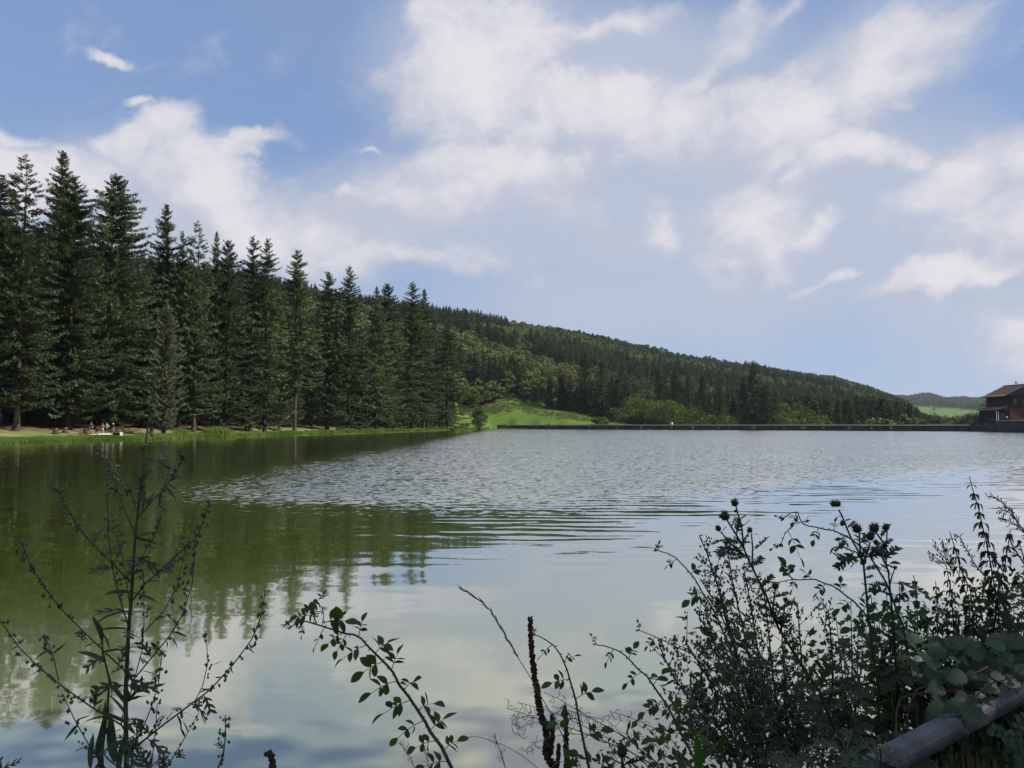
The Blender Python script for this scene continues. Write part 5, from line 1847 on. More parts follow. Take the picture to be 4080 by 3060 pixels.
pl = Plant('mugwort', 'tall spreading mugwort with a dark main stem, alone at the left', 'weed', 505, 1.95, None, 1)
main = [(622, 1508), (618, 1525), (603, 1605), (594, 1677), (589, 1700), (578, 1782), (566, 1905), (549, 2044), (537, 2159), (525, 2356), (512, 2520), (500, 2766), (504, 3070)]
Wm = pl.line(main, 5, 20, .05, 0, True, 8)
mug_branch(pl, Wm[:8], .95, .35, step=.012, leafsize=.06)
for p, d, t in walk(Wm, .045, .42, 1.0):
    for _ in range(2):
        side = Vector((pl.rg.uniform(-1, 1), pl.rg.uniform(-.8, .4), pl.rg.uniform(-.2, .5)))
        pl.leaf('mug' if pl.rg.random() < .75 else 'strap', p, side, pl.rg.uniform(.045, .085))
for k, (pts, w) in enumerate([
    ([(85, 520), (120, 600), (150, 680), (215, 780), (300, 890), (430, 1020), (600, 1180), (622, 1215)], 6),
    ([(-30, 900), (0, 940), (90, 1070), (190, 1170), (300, 1260), (440, 1360), (590, 1450), (615, 1490)], 7),
    ([(250, 285), (295, 330), (330, 400), (380, 490), (440, 560), (520, 640), (640, 760)], 6),
    ([(520, 280), (525, 430), (530, 560), (545, 680), (580, 830), (630, 990)], 6),
    ([(470, 85), (500, 130), (545, 240), (600, 390), (655, 520)], 5),
    ([(548, 190), (590, 255), (640, 330), (668, 420)], 4),
    ([(885, 105), (878, 170), (860, 215), (800, 300), (740, 360), (672, 440)], 5),
    ([(800, 70), (790, 130), (740, 200), (690, 290)], 4),
    ([(1020, 340), (1000, 430), (960, 530), (900, 590), (800, 680), (700, 770), (640, 850)], 6),
    ([(948, 500), (945, 620), (935, 760), (890, 910), (830, 1010), (740, 1120), (640, 1240)], 6),
    ([(1290, 795), (1275, 890), (1250, 980), (1220, 1040), (1130, 1160), (1020, 1280), (900, 1370), (780, 1460), (630, 1580)], 8),
    ([(695, 700), (700, 830), (700, 960), (690, 1090), (650, 1240), (625, 1330)], 5),
    ([(795, 360), (785, 450), (740, 550), (665, 670)], 4),
    ([(770, 1050), (785, 1120), (770, 1250), (740, 1350), (690, 1480), (625, 1590)], 5),
    ([(980, 1005), (1005, 1060), (1010, 1150), (985, 1260), (950, 1330)], 4),
    ([(765, 1340), (755, 1480), (735, 1660), (725, 1700)], 5),
    ([(965, 1395), (900, 1510), (820, 1640), (780, 1720)], 6),
    ([(200, 1020), (230, 1045), (262, 1130), (285, 1235)], 4),
    ([(305, 1300), (370, 1440), (440, 1560), (540, 1700)], 5),
    ([(560, 450), (575, 540), (600, 650), (628, 850)], 4),
    ([(880, 520), (905, 570), (890, 650), (860, 780), (800, 890), (700, 1000)], 4),
    ([(665, 1425), (690, 1470), (640, 1590)], 4),
]):
    W = pl.line(r5(pts), 3.0, w, pl.rg.uniform(-.22, .22), 0)
    mug_branch(pl, W, .72, .62)
pl.finish()

pl = Plant('leafy_stalk', 'stalk with long hanging strap leaves close beside the tall mugwort stem', 'weed', 405, 2.05, None, 2)
W = pl.line(r5([(468, 945), (492, 1000), (500, 1100), (532, 1230), (520, 1400), (488, 1640)]), 7, 12, 0, 0, True)
for p, d, t in walk(W, .028, 0, 1):
    pl.leaf('strap', p, Vector((pl.rg.uniform(-.6, .6), pl.rg.uniform(-.3, .3), pl.rg.uniform(-1, .3))), pl.rg.uniform(.05, .10))
for (x, y, l) in ((470, 1480, .16), (500, 1560, .2), (560, 1500, .2), (575, 1560, .18), (440, 1530, .14)):
    q = r5([(x, y + 130)])[0]
    pl.leaf('strap', pl.P(*q), (pl.rg.uniform(-.2, .2), 0, 1), l * .62, (0, -1, .2))
pl.finish()

pl = Plant('mugwort', 'short single mugwort spike low between the tall mugwort and the arching rose', 'weed', 869, 1.9, None, 3)
W = pl.line([(897, 2850), (899, 2930), (889, 3011), (866, 3065)], 4, 7, 0, 0, True)
mug_branch(pl, W, .95, .4, step=.010)
pl.finish()
pl = Plant('mugwort', 'dark leafy weed tip just peeping in at the bottom left corner', 'weed', 0, 1.9, None, 4)
W = pl.line([(2, 3022), (6, 3065)], 4, 8, 0, 0, True)
mug_branch(pl, W, .9, .6, step=.008)
pl.finish()


# --- dead mullein stalks
def mullein(name, label, spikes, foot, depth, seed):
    pl = Plant(name, label, 'dead stalk', foot, depth, None, seed)
    for pts, w0, w1 in spikes:
        W = pl.line(pts, w0 * .8, w1 * .85, 0, 0, pts[-1][1] > 3040, 8)
        for p, d, t in walk(W, .0042, 0, 1):
            r = (w0 + (w1 - w0) * t) * depth / FPX / 2
            for _ in range(4):
                a = pl.rg.uniform(0, 6.28)
                x = d.cross(Vector((0, 1, 0))).normalized()
                y = d.cross(x)
                pl.bud(p + x * (r * math.cos(a)) + y * (r * math.sin(a)), .0034 * pl.rg.uniform(.7, 1.3))
    return pl.finish(M_DEAD, M_DEAD, M_DEAD, 'seed_capsules')


mullein('mullein_stalk', 'dead dark brown mullein stalk with one tall knobbly spike and shorter ones', [
    ([(2113, 2460), (2115, 2539), (2121, 2619), (2131, 2698), (2141, 2758), (2149, 2818), (2161, 2869), (2177, 2901), (2182, 2957), (2174, 2997), (2192, 3036), (2215, 3075)], 15, 30),
    ([(2201, 2849), (2202, 2901), (2198, 2957), (2190, 3010)], 14, 20),
    ([(2228, 2969), (2222, 3030), (2216, 3070)], 12, 16)], 2215, 2.15, 5)
mullein('mullein_stalk', 'single dead knobbly mullein spike right of the tall one, behind a rose stem', [
    ([(2250, 2815), (2254, 2857), (2257, 2917), (2254, 2977), (2262, 3040), (2266, 3080)], 13, 22)], 2266, 2.2, 6)
mullein('mullein_stub', 'short dead brown stub at the bottom edge right of the short mugwort spike', [
    ([(1058, 3000), (1080, 3010), (1088, 3030), (1084, 3075)], 16, 26), ([(1076, 2994), (1086, 3012)], 9, 14)], 1084, 1.85, 7)


# --- wild rose stems
def rose(label, stems, foot, depth, seed, every=.050, size=.030, L=.062, pairs=2, foot_i=0, dens=1.0):
    pl = Plant('wild_rose', label, 'rose', foot, depth, 'wild rose stems along the near bank', seed)
    for k, (pts, w0, w1, is_foot) in enumerate(stems):
        W = pl.line(pts, w0, w1, 0, pl.rg.uniform(-.05, .08) if not is_foot else 0, is_foot, 7)
        i = 0
        for p, d, t in walk(W, every / dens, 0.0, .97):
            up = d.cross(Vector((0, 1, 0))).normalized()
            s_ = 1 if i % 2 else -1
            i += 1
            sz = size * (.55 + .9 * min(1, t * 2.2)) * pl.rg.uniform(.8, 1.2)
            dirv = d * pl.rg.uniform(.1, .7) + up * s_ + Vector((0, pl.rg.uniform(-.5, .5), 0))
            if pl.nleaf < 290:
                pl.compound(p, dirv, L * (.5 + .7 * min(1, t * 2)) * pl.rg.uniform(.75, 1.2), sz, pairs if pl.rg.random() < .75 else 3)
        for p, d, t in walk(W, .022, .15, .98):
            up = (d.cross(Vector((0, 1, 0))).normalized() * pl.rg.choice((-1, 1)) + Vector((0, pl.rg.uniform(-.6, .6), 0)) - d * .35).normalized()
            pl.fine.tube([p, p + up * .004, p + up * .0085 - d * .003], [.0022, .0012, .0002], 4)
        for _ in range(4):
            pl.leaf('rose', W[0], (W[0] - W[1]).normalized() + Vector((pl.rg.uniform(-.7, .7), pl.rg.uniform(-.5, .5), pl.rg.uniform(-.4, .6))), size * .55)
    return pl.finish(M_STEM, M_STEM, fine_name='thorns_and_rachises')


rose('long arching rose stem with dark leaves, its tip pointing left over the calm water', [
    ([(1164, 2496), (1181, 2478), (1220, 2476), (1258, 2487), (1284, 2495), (1340, 2513), (1378, 2525), (1408, 2528), (1438, 2543), (1468, 2577), (1502, 2611), (1537, 2645), (1567, 2680), (1592, 2731),
      (1627, 2774), (1656, 2817), (1695, 2877), (1716, 2919), (1759, 2975), (1804, 3070)], 5, 15, True),
    ([(1262, 2402), (1284, 2420), (1290, 2450), (1285, 2490)], 3, 4, False),
    ([(1225, 2420), (1245, 2440), (1262, 2484)], 3, 4, False),
    ([(1345, 2480), (1360, 2500), (1372, 2520)], 3, 4, False)], 1804, 2.0, 11, .030, .0235, .056)
rose('upright rose stem just right of the dead mullein, bending left at the tip', [
    ([(2133, 2531), (2149, 2535), (2177, 2551), (2205, 2571), (2224, 2595), (2240, 2623), (2260, 2670), (2272, 2714), (2284, 2754), (2296, 2798), (2304, 2853), (2320, 2929), (2332, 2989), (2350, 3075)], 4, 12, True)],
    2350, 2.0, 12, .050, .0205, .052)
rose('rose stem with a bright green tip standing free halfway to the mugwort bush', [
    ([(2376, 2569), (2407, 2573), (2439, 2583), (2467, 2595), (2491, 2611), (2515, 2635), (2543, 2667), (2578, 2694), (2602, 2730), (2626, 2766), (2654, 2802), (2678, 2849), (2706, 2909), (2745, 2981), (2795, 3075)], 4, 12, True)],
    2795, 2.1, 13, .048, .0225, .054)
rose('thin rose stem reaching left out of the mugwort bush at half its height', [
    ([(2548, 2512), (2590, 2528), (2640, 2550), (2700, 2580), (2750, 2600), (2810, 2660), (2900, 2800), (2960, 3070)], 3, 10, True)], 2960, 2.3, 14, .05, .022, .05)
rose('rose stem rising left of the thistles along the top of the mugwort bush', [
    ([(2622, 2194), (2660, 2205), (2692, 2222), (2733, 2264), (2768, 2306), (2803, 2368), (2831, 2410), (2859, 2466), (2901, 2564), (2950, 2700), (3000, 2900), (3030, 3075)], 4, 12, True)], 3030, 2.45, 15, .065, .028, .055)
rose('rose branch arching level from the tall thistle pair towards the left, highest of the roses', [
    ([(3124, 2064), (3151, 2043), (3178, 2040), (3187, 2067), (3199, 2088), (3220, 2095), (3254, 2101), (3290, 2110), (3321, 2113), (3345, 2125), (3375, 2137), (3405, 2158), (3435, 2182), (3465, 2215), (3530, 2320), (3600, 2500), (3650, 2800), (3660, 3070)], 4, 13, True),
    ([(3113, 2165), (3127, 2128), (3142, 2110), (3163, 2088), (3190, 2080)], 3, 4, False)], 3660, 2.6, 16, .050, .027, .052)
rose('rose branch arching level to the left below the highest one, across the thistle stems', [
    ([(3122, 2272), (3145, 2296), (3163, 2308), (3187, 2311), (3220, 2308), (3251, 2309), (3284, 2324), (3314, 2333), (3336, 2345), (3357, 2363), (3381, 2381), (3405, 2399), (3450, 2450), (3520, 2600), (3560, 2850), (3570, 3070)], 4, 12, True),
    ([(3030, 2322), (3060, 2318), (3100, 2320), (3140, 2312), (3163, 2308)], 3, 4, False)], 3570, 2.6, 17, .052, .028, .052)


# --- thistles
def thistle(label, stems, heads, foot, depth, seed, name='thistle'):
    pl = Plant(name, label, 'thistle', foot, depth, 'thistles on the near bank', seed)
    k = depth / FPX
    for pts, w0, w1, is_foot in stems:
        W = pl.line(pts, w0, w1, 0, 0, is_foot, 7)
        for p, d, t in walk(W, .0065, 0.02, 1):       # spines along the stem
            x = d.cross(Vector((pl.rg.uniform(-1, 1), pl.rg.uniform(-1, 1), pl.rg.uniform(-1, 1)))).normalized()
            pl.fine.tube([p, p + x * pl.rg.uniform(.006, .012) + d * .003], [.0012, .0002], 3)
        for p, d, t in walk(W, .024, .05, 1):
            x = (d.cross(Vector((0, 1, 0))).normalized() * pl.rg.choice((-1, 1)) + Vector((0, pl.rg.uniform(-.8, .5), 0)) + d * .6)
            if pl.nleaf < 280:
                pl.leaf('thistle', p, x, pl.rg.uniform(.04, .10) * (.30 + .95 * t))
    for (u, v, dia, du, dv) in heads:
        c = pl.P(u, v)
        r = dia * k / 2
        ax = (c - pl.P(u + du, v + dv)).normalized()
        B = basis(ax, (0, -1, .3))
        mb = MB()
        V, F = [], []
        prof = [(.25, -.95), (.75, -.72), (1.0, -.2), (.95, .35), (.62, .8), (.30, .98)]
        for (rr_, zz_) in prof:
            for i in range(10):
                a = 6.283 * i / 10
                V.append(B @ Vector((r * rr_ * math.cos(a), r * zz_, r * rr_ * math.sin(a))) + c)
        for j in range(5):
            for i in range(10):
                F.append((j * 10 + i, j * 10 + (i + 1) % 10, (j + 1) * 10 + (i + 1) % 10, (j + 1) * 10 + i))
        F.append(tuple(range(50, 60)))
        mb.add([tuple(v) for v in V], F)
        hd = mb.build('flower_head', M_THISTLE, pl.t, True)
        mb = MB()
        for _ in range(int(110 if dia > 24 else 70)):
            q = Vector((pl.rg.gauss(0, 1), pl.rg.gauss(0, 1) + .25, pl.rg.gauss(0, 1))).normalized()
            p0 = B @ (q * r * .92) + c
            p1 = B @ (q * r * pl.rg.uniform(1.35, 1.62) + Vector((0, r * .22, 0))) + c
            mb.tube([p0, p1], [.0011, .00015], 3, False)
        mb.build('bristles', M_THISTLE, hd, False, 'stuff')
    return pl.finish(M_THISTLE, M_THISTLE, fine_name='spines')


thistle('branched thistle with four round bristly heads above the mugwort bush', [
    ([(2932, 2015), (2943, 2058), (2955, 2100), (2964, 2185), (2975, 2215), (3000, 2266), (3024, 2318), (3051, 2369), (3100, 2500), (3206, 2670), (3265, 2755), (3294, 2830), (3338, 2928), (3400, 3075)], 6, 15, True),
    ([(2895, 2070), (2934, 2131), (2964, 2185)], 6, 9, False), ([(2871, 2119), (2901, 2155), (2931, 2185), (2964, 2215)], 5, 9, False),
    ([(2993, 2125), (2999, 2176), (2997, 2245), (3002, 2270)], 5, 8, False), ([(3089, 2345), (3080, 2420), (3085, 2470)], 6, 9, False), ([(3130, 2398), (3122, 2450), (3110, 2520)], 5, 8, False)],
    [(2928, 2005, 25, 3, 14), (2887, 2057, 32, 10, 16), (2863, 2107, 20, 8, 12), (2987, 2113, 19, 4, 12), (3089, 2336, 24, -2, 20), (3130, 2391, 17, -2, 12), (2931, 2037, 9, 4, 6)], 3400, 2.4, 21)
thistle('left-leaning thistle with a double head at its tip, beside a straight thistle', [
    ([(3342, 2031), (3360, 2068), (3378, 2113), (3396, 2155), (3417, 2191), (3435, 2230), (3441, 2251), (3447, 2312), (3453, 2372), (3459, 2447), (3470, 2523), (3481, 2634), (3499, 2726), (3503, 2817), (3495, 2928), (3486, 3070)], 6, 15, True),
    ([(3423, 2125), (3426, 2167), (3429, 2212), (3440, 2245)], 6, 10, False), ([(3468, 2160), (3456, 2200), (3441, 2240)], 6, 9, False), ([(3345, 2172), (3380, 2190), (3412, 2200), (3435, 2232)], 4, 7, False)],
    [(3322, 2008, 22, 6, 14), (3337, 2008, 22, 3, 14), (3415, 2108, 32, 5, 16), (3467, 2138, 30, 1, 18), (3357, 2086, 17, 6, 8)], 3486, 2.5, 22)
thistle('straight tall thistle with two round heads, right one of the tall pair', [
    ([(3535, 2117), (3531, 2176), (3531, 2245), (3540, 2281), (3547, 2357), (3556, 2447), (3562, 2523), (3569, 2634), (3576, 2726), (3573, 2818), (3562, 2928), (3540, 3001), (3515, 3075)], 5, 14, True),
    ([(3490, 2120), (3500, 2135), (3519, 2161), (3531, 2190)], 6, 9, False), ([(3493, 2175), (3501, 2191), (3519, 2230), (3533, 2255)], 5, 8, False), ([(3566, 2265), (3556, 2290), (3545, 2330)], 4, 6, False)],
    [(3484, 2105, 33, 6, 14), (3529, 2103, 24, 3, 14), (3491, 2162, 18, 4, 10), (3566, 2262, 12, -4, 10)], 3515, 2.55, 23)
thistle('small thistle with one dark bud at the bottom edge among the dry grass', [
    ([(2476, 3010), (2480, 3035), (2484, 3075)], 8, 14, True), ([(2420, 3012), (2450, 3030), (2482, 3045)], 4, 6, False), ([(2540, 3015), (2510, 3030), (2484, 3050)], 4, 6, False)],
    [(2477, 2998, 34, 1, 16)], 2484, 2.05, 24)
thistle('small branching thistle at the right edge below the drooping plumes', [
    ([(4022, 2145), (4035, 2175), (4060, 2215), (4090, 2260), (4110, 2400), (4110, 2650), (4105, 3075)], 5, 14, True), ([(4046, 2322), (4068, 2350), (4092, 2400), (4110, 2450)], 4, 7, False), ([(4062, 2165), (4070, 2190), (4085, 2245)], 3, 5, False)],
    [(4022, 2138, 20, 5, 10), (4046, 2320, 16, 7, 8), (4062, 2160, 12, 2, 8)], 4105, 2.7, 25)


# --- nettles
def nettle(label, pts, foot, depth, seed, size=.062):
    pl = Plant('nettle', label, 'nettle', foot, depth, 'nettles on the near bank', seed)
    W = pl.line(pts, 3.5, 11, 0, 0, True)
    ph = pl.rg.uniform(0, 3)
    for i, (p, d, t) in enumerate(walk(W, .036, .03, .92)):
        sz = size * (.35 + 1.0 * min(1, t * 1.5)) * pl.rg.uniform(.8, 1.15)
        for s_ in (0, 3.1416):
            a = ph + i * 1.57 + s_
            out = Vector((math.cos(a), math.sin(a) * .8, .10 - .3 * pl.rg.random()))
            st = p + out.normalized() * sz * .28
            pl.fine.tube([p, st], [.0010, .0008], 4)
            pl.leaf('nettle', st, out + Vector((0, 0, -.45)), sz, (0, 0, 1))
        if t > .04:
            for _ in range(5):        # hanging catkins
                a = pl.rg.uniform(0, 6.28)
                o = Vector((math.cos(a), math.sin(a), 0)) * sz * .16
                q = p + o + Vector((0, 0, .002))
                for k in range(6):
                    pl.bud(q + o * (k * .14) + Vector((pl.rg.uniform(-.0015, .0015), 0, -.0045 * k)), .0026)
    return pl.finish(M_STEM, M_STEM, M_NETTLE, 'catkins')


nettle('tallest nettle, a slender spike with drooping whorls at the right', [(3862, 1898), (3874, 1945), (3887, 1985), (3900, 2032), (3910, 2075), (3919, 2115), (3930, 2158), (3939, 2205), (3950, 2263), (3959, 2314), (3968, 2379), (3977, 2422), (3985, 2560), (3990, 2800), (3990, 3075)], 3990, 2.9, 31)
nettle('nettle left of the tallest one, with a bare pointed tip', [(3784, 2118), (3800, 2169), (3813, 2213), (3827, 2267), (3845, 2307), (3867, 2350), (3880, 2480), (3885, 2700), (3885, 3075)], 3885, 2.85, 32)
nettle('short nettle with a pagoda tip, between the bare-tipped one and the thistle pair', [(3769, 2250), (3780, 2307), (3791, 2365), (3800, 2500), (3805, 2750), (3805, 3075)], 3805, 2.8, 33, .055)
nettle('lowest pagoda-shaped nettle, standing just left of the short one', [(3728, 2315), (3731, 2361), (3733, 2422), (3740, 2600), (3745, 2800), (3745, 3075)], 3745, 2.8, 34, .055)
nettle('nettle leaning right beside the tallest one', [(4026, 2112), (4015, 2184), (4004, 2249), (3990, 2307), (3979, 2350), (3962, 2500), (3952, 2750), (3950, 3075)], 3950, 2.95, 35)
nettle('bushy nettle close to the right of the straight thistle', [(3640, 2292), (3649, 2345), (3655, 2450), (3660, 2650), (3662, 2850), (3662, 3075)], 3662, 2.75, 36, .06)
nettle('nettle half hidden in the foliage between the bushy one and the lowest pagoda', [(3685, 2400), (3690, 2470), (3695, 2600), (3700, 2800), (3700, 3075)], 3700, 2.85, 37, .06)


# --- mugwort bush in the middle right
G_BUSH = 'stems of the mugwort bush'
bush = Plant('mugwort_bush', 'dense dark many-stemmed mugwort bush below the four-headed thistle', 'weed', 3060, 2.6, None, 41)
bush2 = Plant('mugwort_bush', 'leafy lower half of the dark mugwort thicket, spilling to the left', 'weed', 2980, 2.4, None, 42)
stemsA = [[(2786, 2134), (2815, 2200), (2850, 2300), (2900, 2500), (2960, 2700), (3020, 2900), (3060, 3075)], [(2898, 2180), (2920, 2330), (2960, 2500), (3000, 2700), (3040, 2900), (3080, 3075)],
          [(2960, 2250), (2990, 2400), (3020, 2600), (3060, 2800), (3090, 3075)], [(3040, 2330), (3060, 2500), (3080, 2700), (3110, 2900), (3120, 3075)],
          [(3178, 2400), (3185, 2520), (3200, 2700), (3180, 2900), (3170, 3075)], [(3110, 2440), (3120, 2600), (3130, 2800), (3140, 3075)], [(3270, 2384), (3300, 2440), (3312, 2550), (3320, 2700), (3290, 2900), (3270, 3075)],
          [(2840, 2270), (2885, 2420), (2940, 2620), (2990, 2800), (3040, 3000), (3060, 3075)]]
stemsB = [[(2790, 2306), (2860, 2420), (2920, 2560), (2990, 2760), (3050, 3075)], [(2769, 2424), (2820, 2520), (2900, 2660), (2980, 2850), (3040, 3075)], [(2720, 2536), (2790, 2650), (2880, 2800), (2960, 2950), (3010, 3075)],
          [(2625, 2571), (2680, 2690), (2770, 2820), (2880, 2960), (2970, 3075)], [(2755, 2745), (2830, 2830), (2900, 2960), (2960, 3075)], [(2850, 2600), (2920, 2750), (2980, 2900), (3020, 3075)], [(2700, 2790), (2780, 2880), (2860, 2980), (2920, 3075)]]
for plb, stems in ((bush, stemsA), (bush2, stemsB)):
    for pts in stems:
        dd = plb.rg.uniform(-.15, .25)
        W = plb.line(pts, 4, 13, dd, dd * .4, True)
        mug_branch(plb, W, .55, .10, .0045, .012, .06)
        for p, d, t in walk(W, .026, .05, .93):
            s_ = plb.rg.choice((-1, 1))
            up = d.cross(Vector((0, 1, 0))).normalized() * s_
            L = plb.rg.uniform(.05, .15) * (.5 + .9 * t)
            q = d * .8 + up * plb.rg.uniform(.3, .8) + Vector((0, plb.rg.uniform(-.6, .6), 0))
            q.normalize()
            tw = [p + q * L + Vector((0, 0, L * .15)), p + q * L * .55, p]
            plb.fine.tube(tw, [.0007, .0010, .0014], 4)
            mug_branch(plb, tw, .95 if t < .6 else .7, .16 if t < .45 else .55, .0040, .0105, .055)
    plb.finish()


# --- drooping plumes at the right edge
def plume(label, stems, foot, depth, seed):
    pl = Plant('plume_weed', label, 'weed', foot, depth, 'weeds with drooping plumes', seed)
    for pts, w0, w1, ft in stems:
        W = pl.line(pts, w0, w1, 0, 0, ft)
        for p, d, t in walk(W, .007, 0, .75):
            up = d.cross(Vector((0, 1, 0))).normalized() * pl.rg.choice((-1, 1))
            L = pl.rg.uniform(.008, .034) * (.5 + t)
            q = (up + d * .7 + Vector((0, pl.rg.uniform(-.7, .7), 0))).normalized()
            pl.fine.tube([p, p + q * L * .6 + Vector((0, 0, L * .1)), p + q * L], [.0008, .0006, .0004], 3)
            for k in range(4):
                pl.bud(p + q * L * (.3 + .23 * k) + Vector((0, 0, pl.rg.uniform(-.003, .003))), .0021)
        for p, d, t in walk(W, .03, .35, 1):
            if pl.nleaf < 200:
                pl.leaf('mugnarrow', p, d * .3 + Vector((pl.rg.uniform(-1, 1), pl.rg.uniform(-1, 1), pl.rg.uniform(-.5, .3))), pl.rg.uniform(.03, .06))
    return pl.finish(M_STEM, M_STEM, M_MUG, 'flower_plumes')


plume('weed with thick drooping flower plumes at the right edge, right of the tallest nettle', [
    ([(3936, 1979), (3965, 1981), (3994, 2003), (4030, 2039), (4055, 2083), (4085, 2120), (4130, 2250), (4150, 2500), (4150, 3075)], 4, 12, True),
    ([(3978, 2035), (4000, 2032), (4025, 2045), (4050, 2075)], 3, 4, False), ([(3982, 2070), (4005, 2068), (4040, 2085), (4085, 2125)], 3, 5, False)], 4150, 2.75, 51)
plume('thin arching plume weed between the bare-tipped nettle and the tallest one', [
    ([(3807, 2128), (3824, 2140), (3838, 2169), (3860, 2202), (3878, 2238), (3903, 2274), (3939, 2314), (4000, 2420), (4030, 2600), (4035, 3075)], 3, 9, True)], 4035, 2.9, 52)
pl = Plant('seed_weed', 'wiry weed with a fan of tiny upright seed heads left of the bare-tipped nettle', 'weed', 3830, 2.9, None, 53)
W0 = pl.line([(3800, 2250), (3830, 2310), (3860, 2400), (3870, 2600), (3870, 3075)], 4, 9, 0, 0, True)
for k in range(26):
    u, v = pl.rg.uniform(3698, 3790), pl.rg.uniform(2142, 2240)
    v += (3790 - u) * .12
    a, b = pl.P(u, v, pl.rg.uniform(-.05, .05)), pl.P(3800 + pl.rg.uniform(-10, 8), 2250 + pl.rg.uniform(-12, 30))
    m_ = a.lerp(b, .5) + Vector((-.006, 0, -.008))
    pl.fine.tube([a, m_, b], [.0005, .0008, .0011], 4)
    d = (a - m_).normalized() + Vector((0, 0, .6))
    for j in range(3):
        q = a + Vector((pl.rg.uniform(-.008, .008), 0, pl.rg.uniform(-.012, .004)))
        pl.fine.tube([q, q + d.normalized() * .006, q + d.normalized() * .011], [.0010, .0019, .0003], 5)
pl.finish(M_STEM, M_STEM, fine_name='seed_heads')


# --- grasses
def grass(name, label, stems, foot, depth, seed, curl=0.0, spike=0.0, mat=None, fluff=0.0):
    pl = Plant(name, label, 'grass', foot, depth, None, seed)
    for pts, w0, w1, ft in stems:
        W = pl.line(pts, w0, w1, pl.rg.uniform(-.08, .08), 0, ft, 4)
        for p, d, t in walk(W, .0045 if spike else .006, 0, .42 if not fluff else .8):
            up = d.cross(Vector((0, 1, 0))).normalized() * pl.rg.choice((-1, 1))
            if spike:
                q = (d * -.25 + d * 1.6 + up * .28 + Vector((0, pl.rg.uniform(-.25, .25), 0))).normalized()
                pl.fine.tube([p, p + q * .008, p + q * .018], [.0005, .0011, .0002], 4)
            elif curl and pl.rg.random() < .62:
                L = pl.rg.uniform(.012, .034)
                q = (-d * .2 + up * pl.rg.uniform(.3, 1) + Vector((0, pl.rg.uniform(-.5, .5), -.25))).normalized()
                r2 = (d.cross(q)).normalized()
                c = q.cross(r2) * pl.rg.choice((-1, 1))
                pl.fine.tube([p, p + q * L * .4, p + q * L * .8 + c * L * .25, p + q * L * .75 + c * L * .6], [.0006, .0008, .0009, .0004], 4)
            if fluff:
                for _ in range(3):
                    q = Vector((pl.rg.gauss(0, 1), pl.rg.gauss(0, 1), pl.rg.gauss(.3, 1))).normalized()
                    L = pl.rg.uniform(.2, 1) * fluff * (.4 + .9 * math.sin(min(1, t / .8) * 3.0))
                    e = p + q * L + d * L * .6
                    pl.fine.tube([p, p + q * L * .5 + d * L * .2, e], [.0003, .00025, .0002], 3, False)
                    pl.bud(e, .0011)
    return pl.finish(mat or M_STRAW, mat or M_STRAW, mat or M_STRAW, 'seeds', 'spikelets')


grass('grass_stem', 'one long pale dry grass stem leaning left across the dead mullein', [
    ([(1839, 2346), (1886, 2374), (1918, 2396), (1956, 2434), (1987, 2485), (2025, 2554), (2070, 2630), (2114, 2700), (2171, 2801), (2234, 2915), (2300, 3060), (2310, 3080)], 2.0, 4.5, True)], 2310, 2.05, 61, spike=1)
grass('dry_grass', 'tangle of dry arching grass with curled seed threads round the dead mullein', [
    ([(2018, 2822), (2081, 2841), (2137, 2861), (2228, 2885), (2308, 2913), (2407, 2953), (2507, 2993), (2650, 3075)], 2, 6, True),
    ([(2061, 2798), (2121, 2814), (2189, 2833), (2268, 2865), (2350, 2905), (2447, 2953), (2550, 3020), (2600, 3075)], 2, 4, True),
    ([(2169, 2758), (2228, 2786), (2288, 2822), (2368, 2869), (2487, 2933), (2606, 3032), (2640, 3075)], 2, 4, True),
    ([(2053, 2929), (2081, 2893), (2141, 2877), (2228, 2885)], 2, 3, False), ([(2037, 2873), (2090, 2855), (2137, 2861)], 2, 3, False),
    ([(2089, 2993), (2121, 2965), (2169, 2945), (2268, 2921), (2340, 2930)], 2, 3, False),
    ([(2200, 2815), (2280, 2835), (2350, 2860), (2430, 2900), (2520, 2960), (2620, 3040), (2660, 3075)], 2, 4, True),
    ([(2400, 2860), (2440, 2885), (2480, 2930), (2500, 2990)], 2, 3, False)], 2620, 2.1, 62, curl=1)
grass('dry_grass', 'thin dry grass arching left between two rose stems', [
    ([(2425, 2832), (2483, 2849), (2547, 2873), (2606, 2901), (2666, 2937), (2694, 2969), (2740, 3075)], 2, 4, True),
    ([(2507, 2925), (2567, 2937), (2618, 2973), (2646, 3017), (2670, 3075)], 2, 3, True)], 2740, 2.1, 63, curl=1)
for k, (lab, stems, ft) in enumerate([
    ('feathery pale grass panicle left of the foot of the arching rose', [([(1592, 2962), (1610, 2985), (1640, 3030), (1655, 3075)], 2, 3, True)], 1655),
    ('feathery pale grass panicle close against the foot of the arching rose', [([(1690, 2985), (1700, 3010), (1712, 3075)], 2, 3, True)], 1712),
    ('feathery grass panicle on a dark stalk left of the dead mullein', [([(1968, 2935), (1985, 2970), (2005, 3030), (2018, 3075)], 2, 4, True)], 2018),
    ('feathery grass panicle in the tangle right of the dead mullein', [([(2436, 2972), (2440, 3000), (2446, 3075)], 2, 3, True)], 2446),
    ('low feathery grass panicle at the bottom edge right of the single mullein spike', [([(2300, 3025), (2310, 3050), (2318, 3080)], 2, 3, True)], 2318)]):
    grass('feather_grass', lab, stems, ft, 2.0, 70 + k, fluff=.022)
grass('grass_stem', 'thin bowed grass stem dipping left at the bottom, left of the dead mullein', [([(1812, 2968), (1840, 2945), (1880, 2934), (1920, 2938), (2010, 2970), (2080, 3010), (2160, 3075)], 1.6, 2.5, True)], 2160, 2.05, 76)

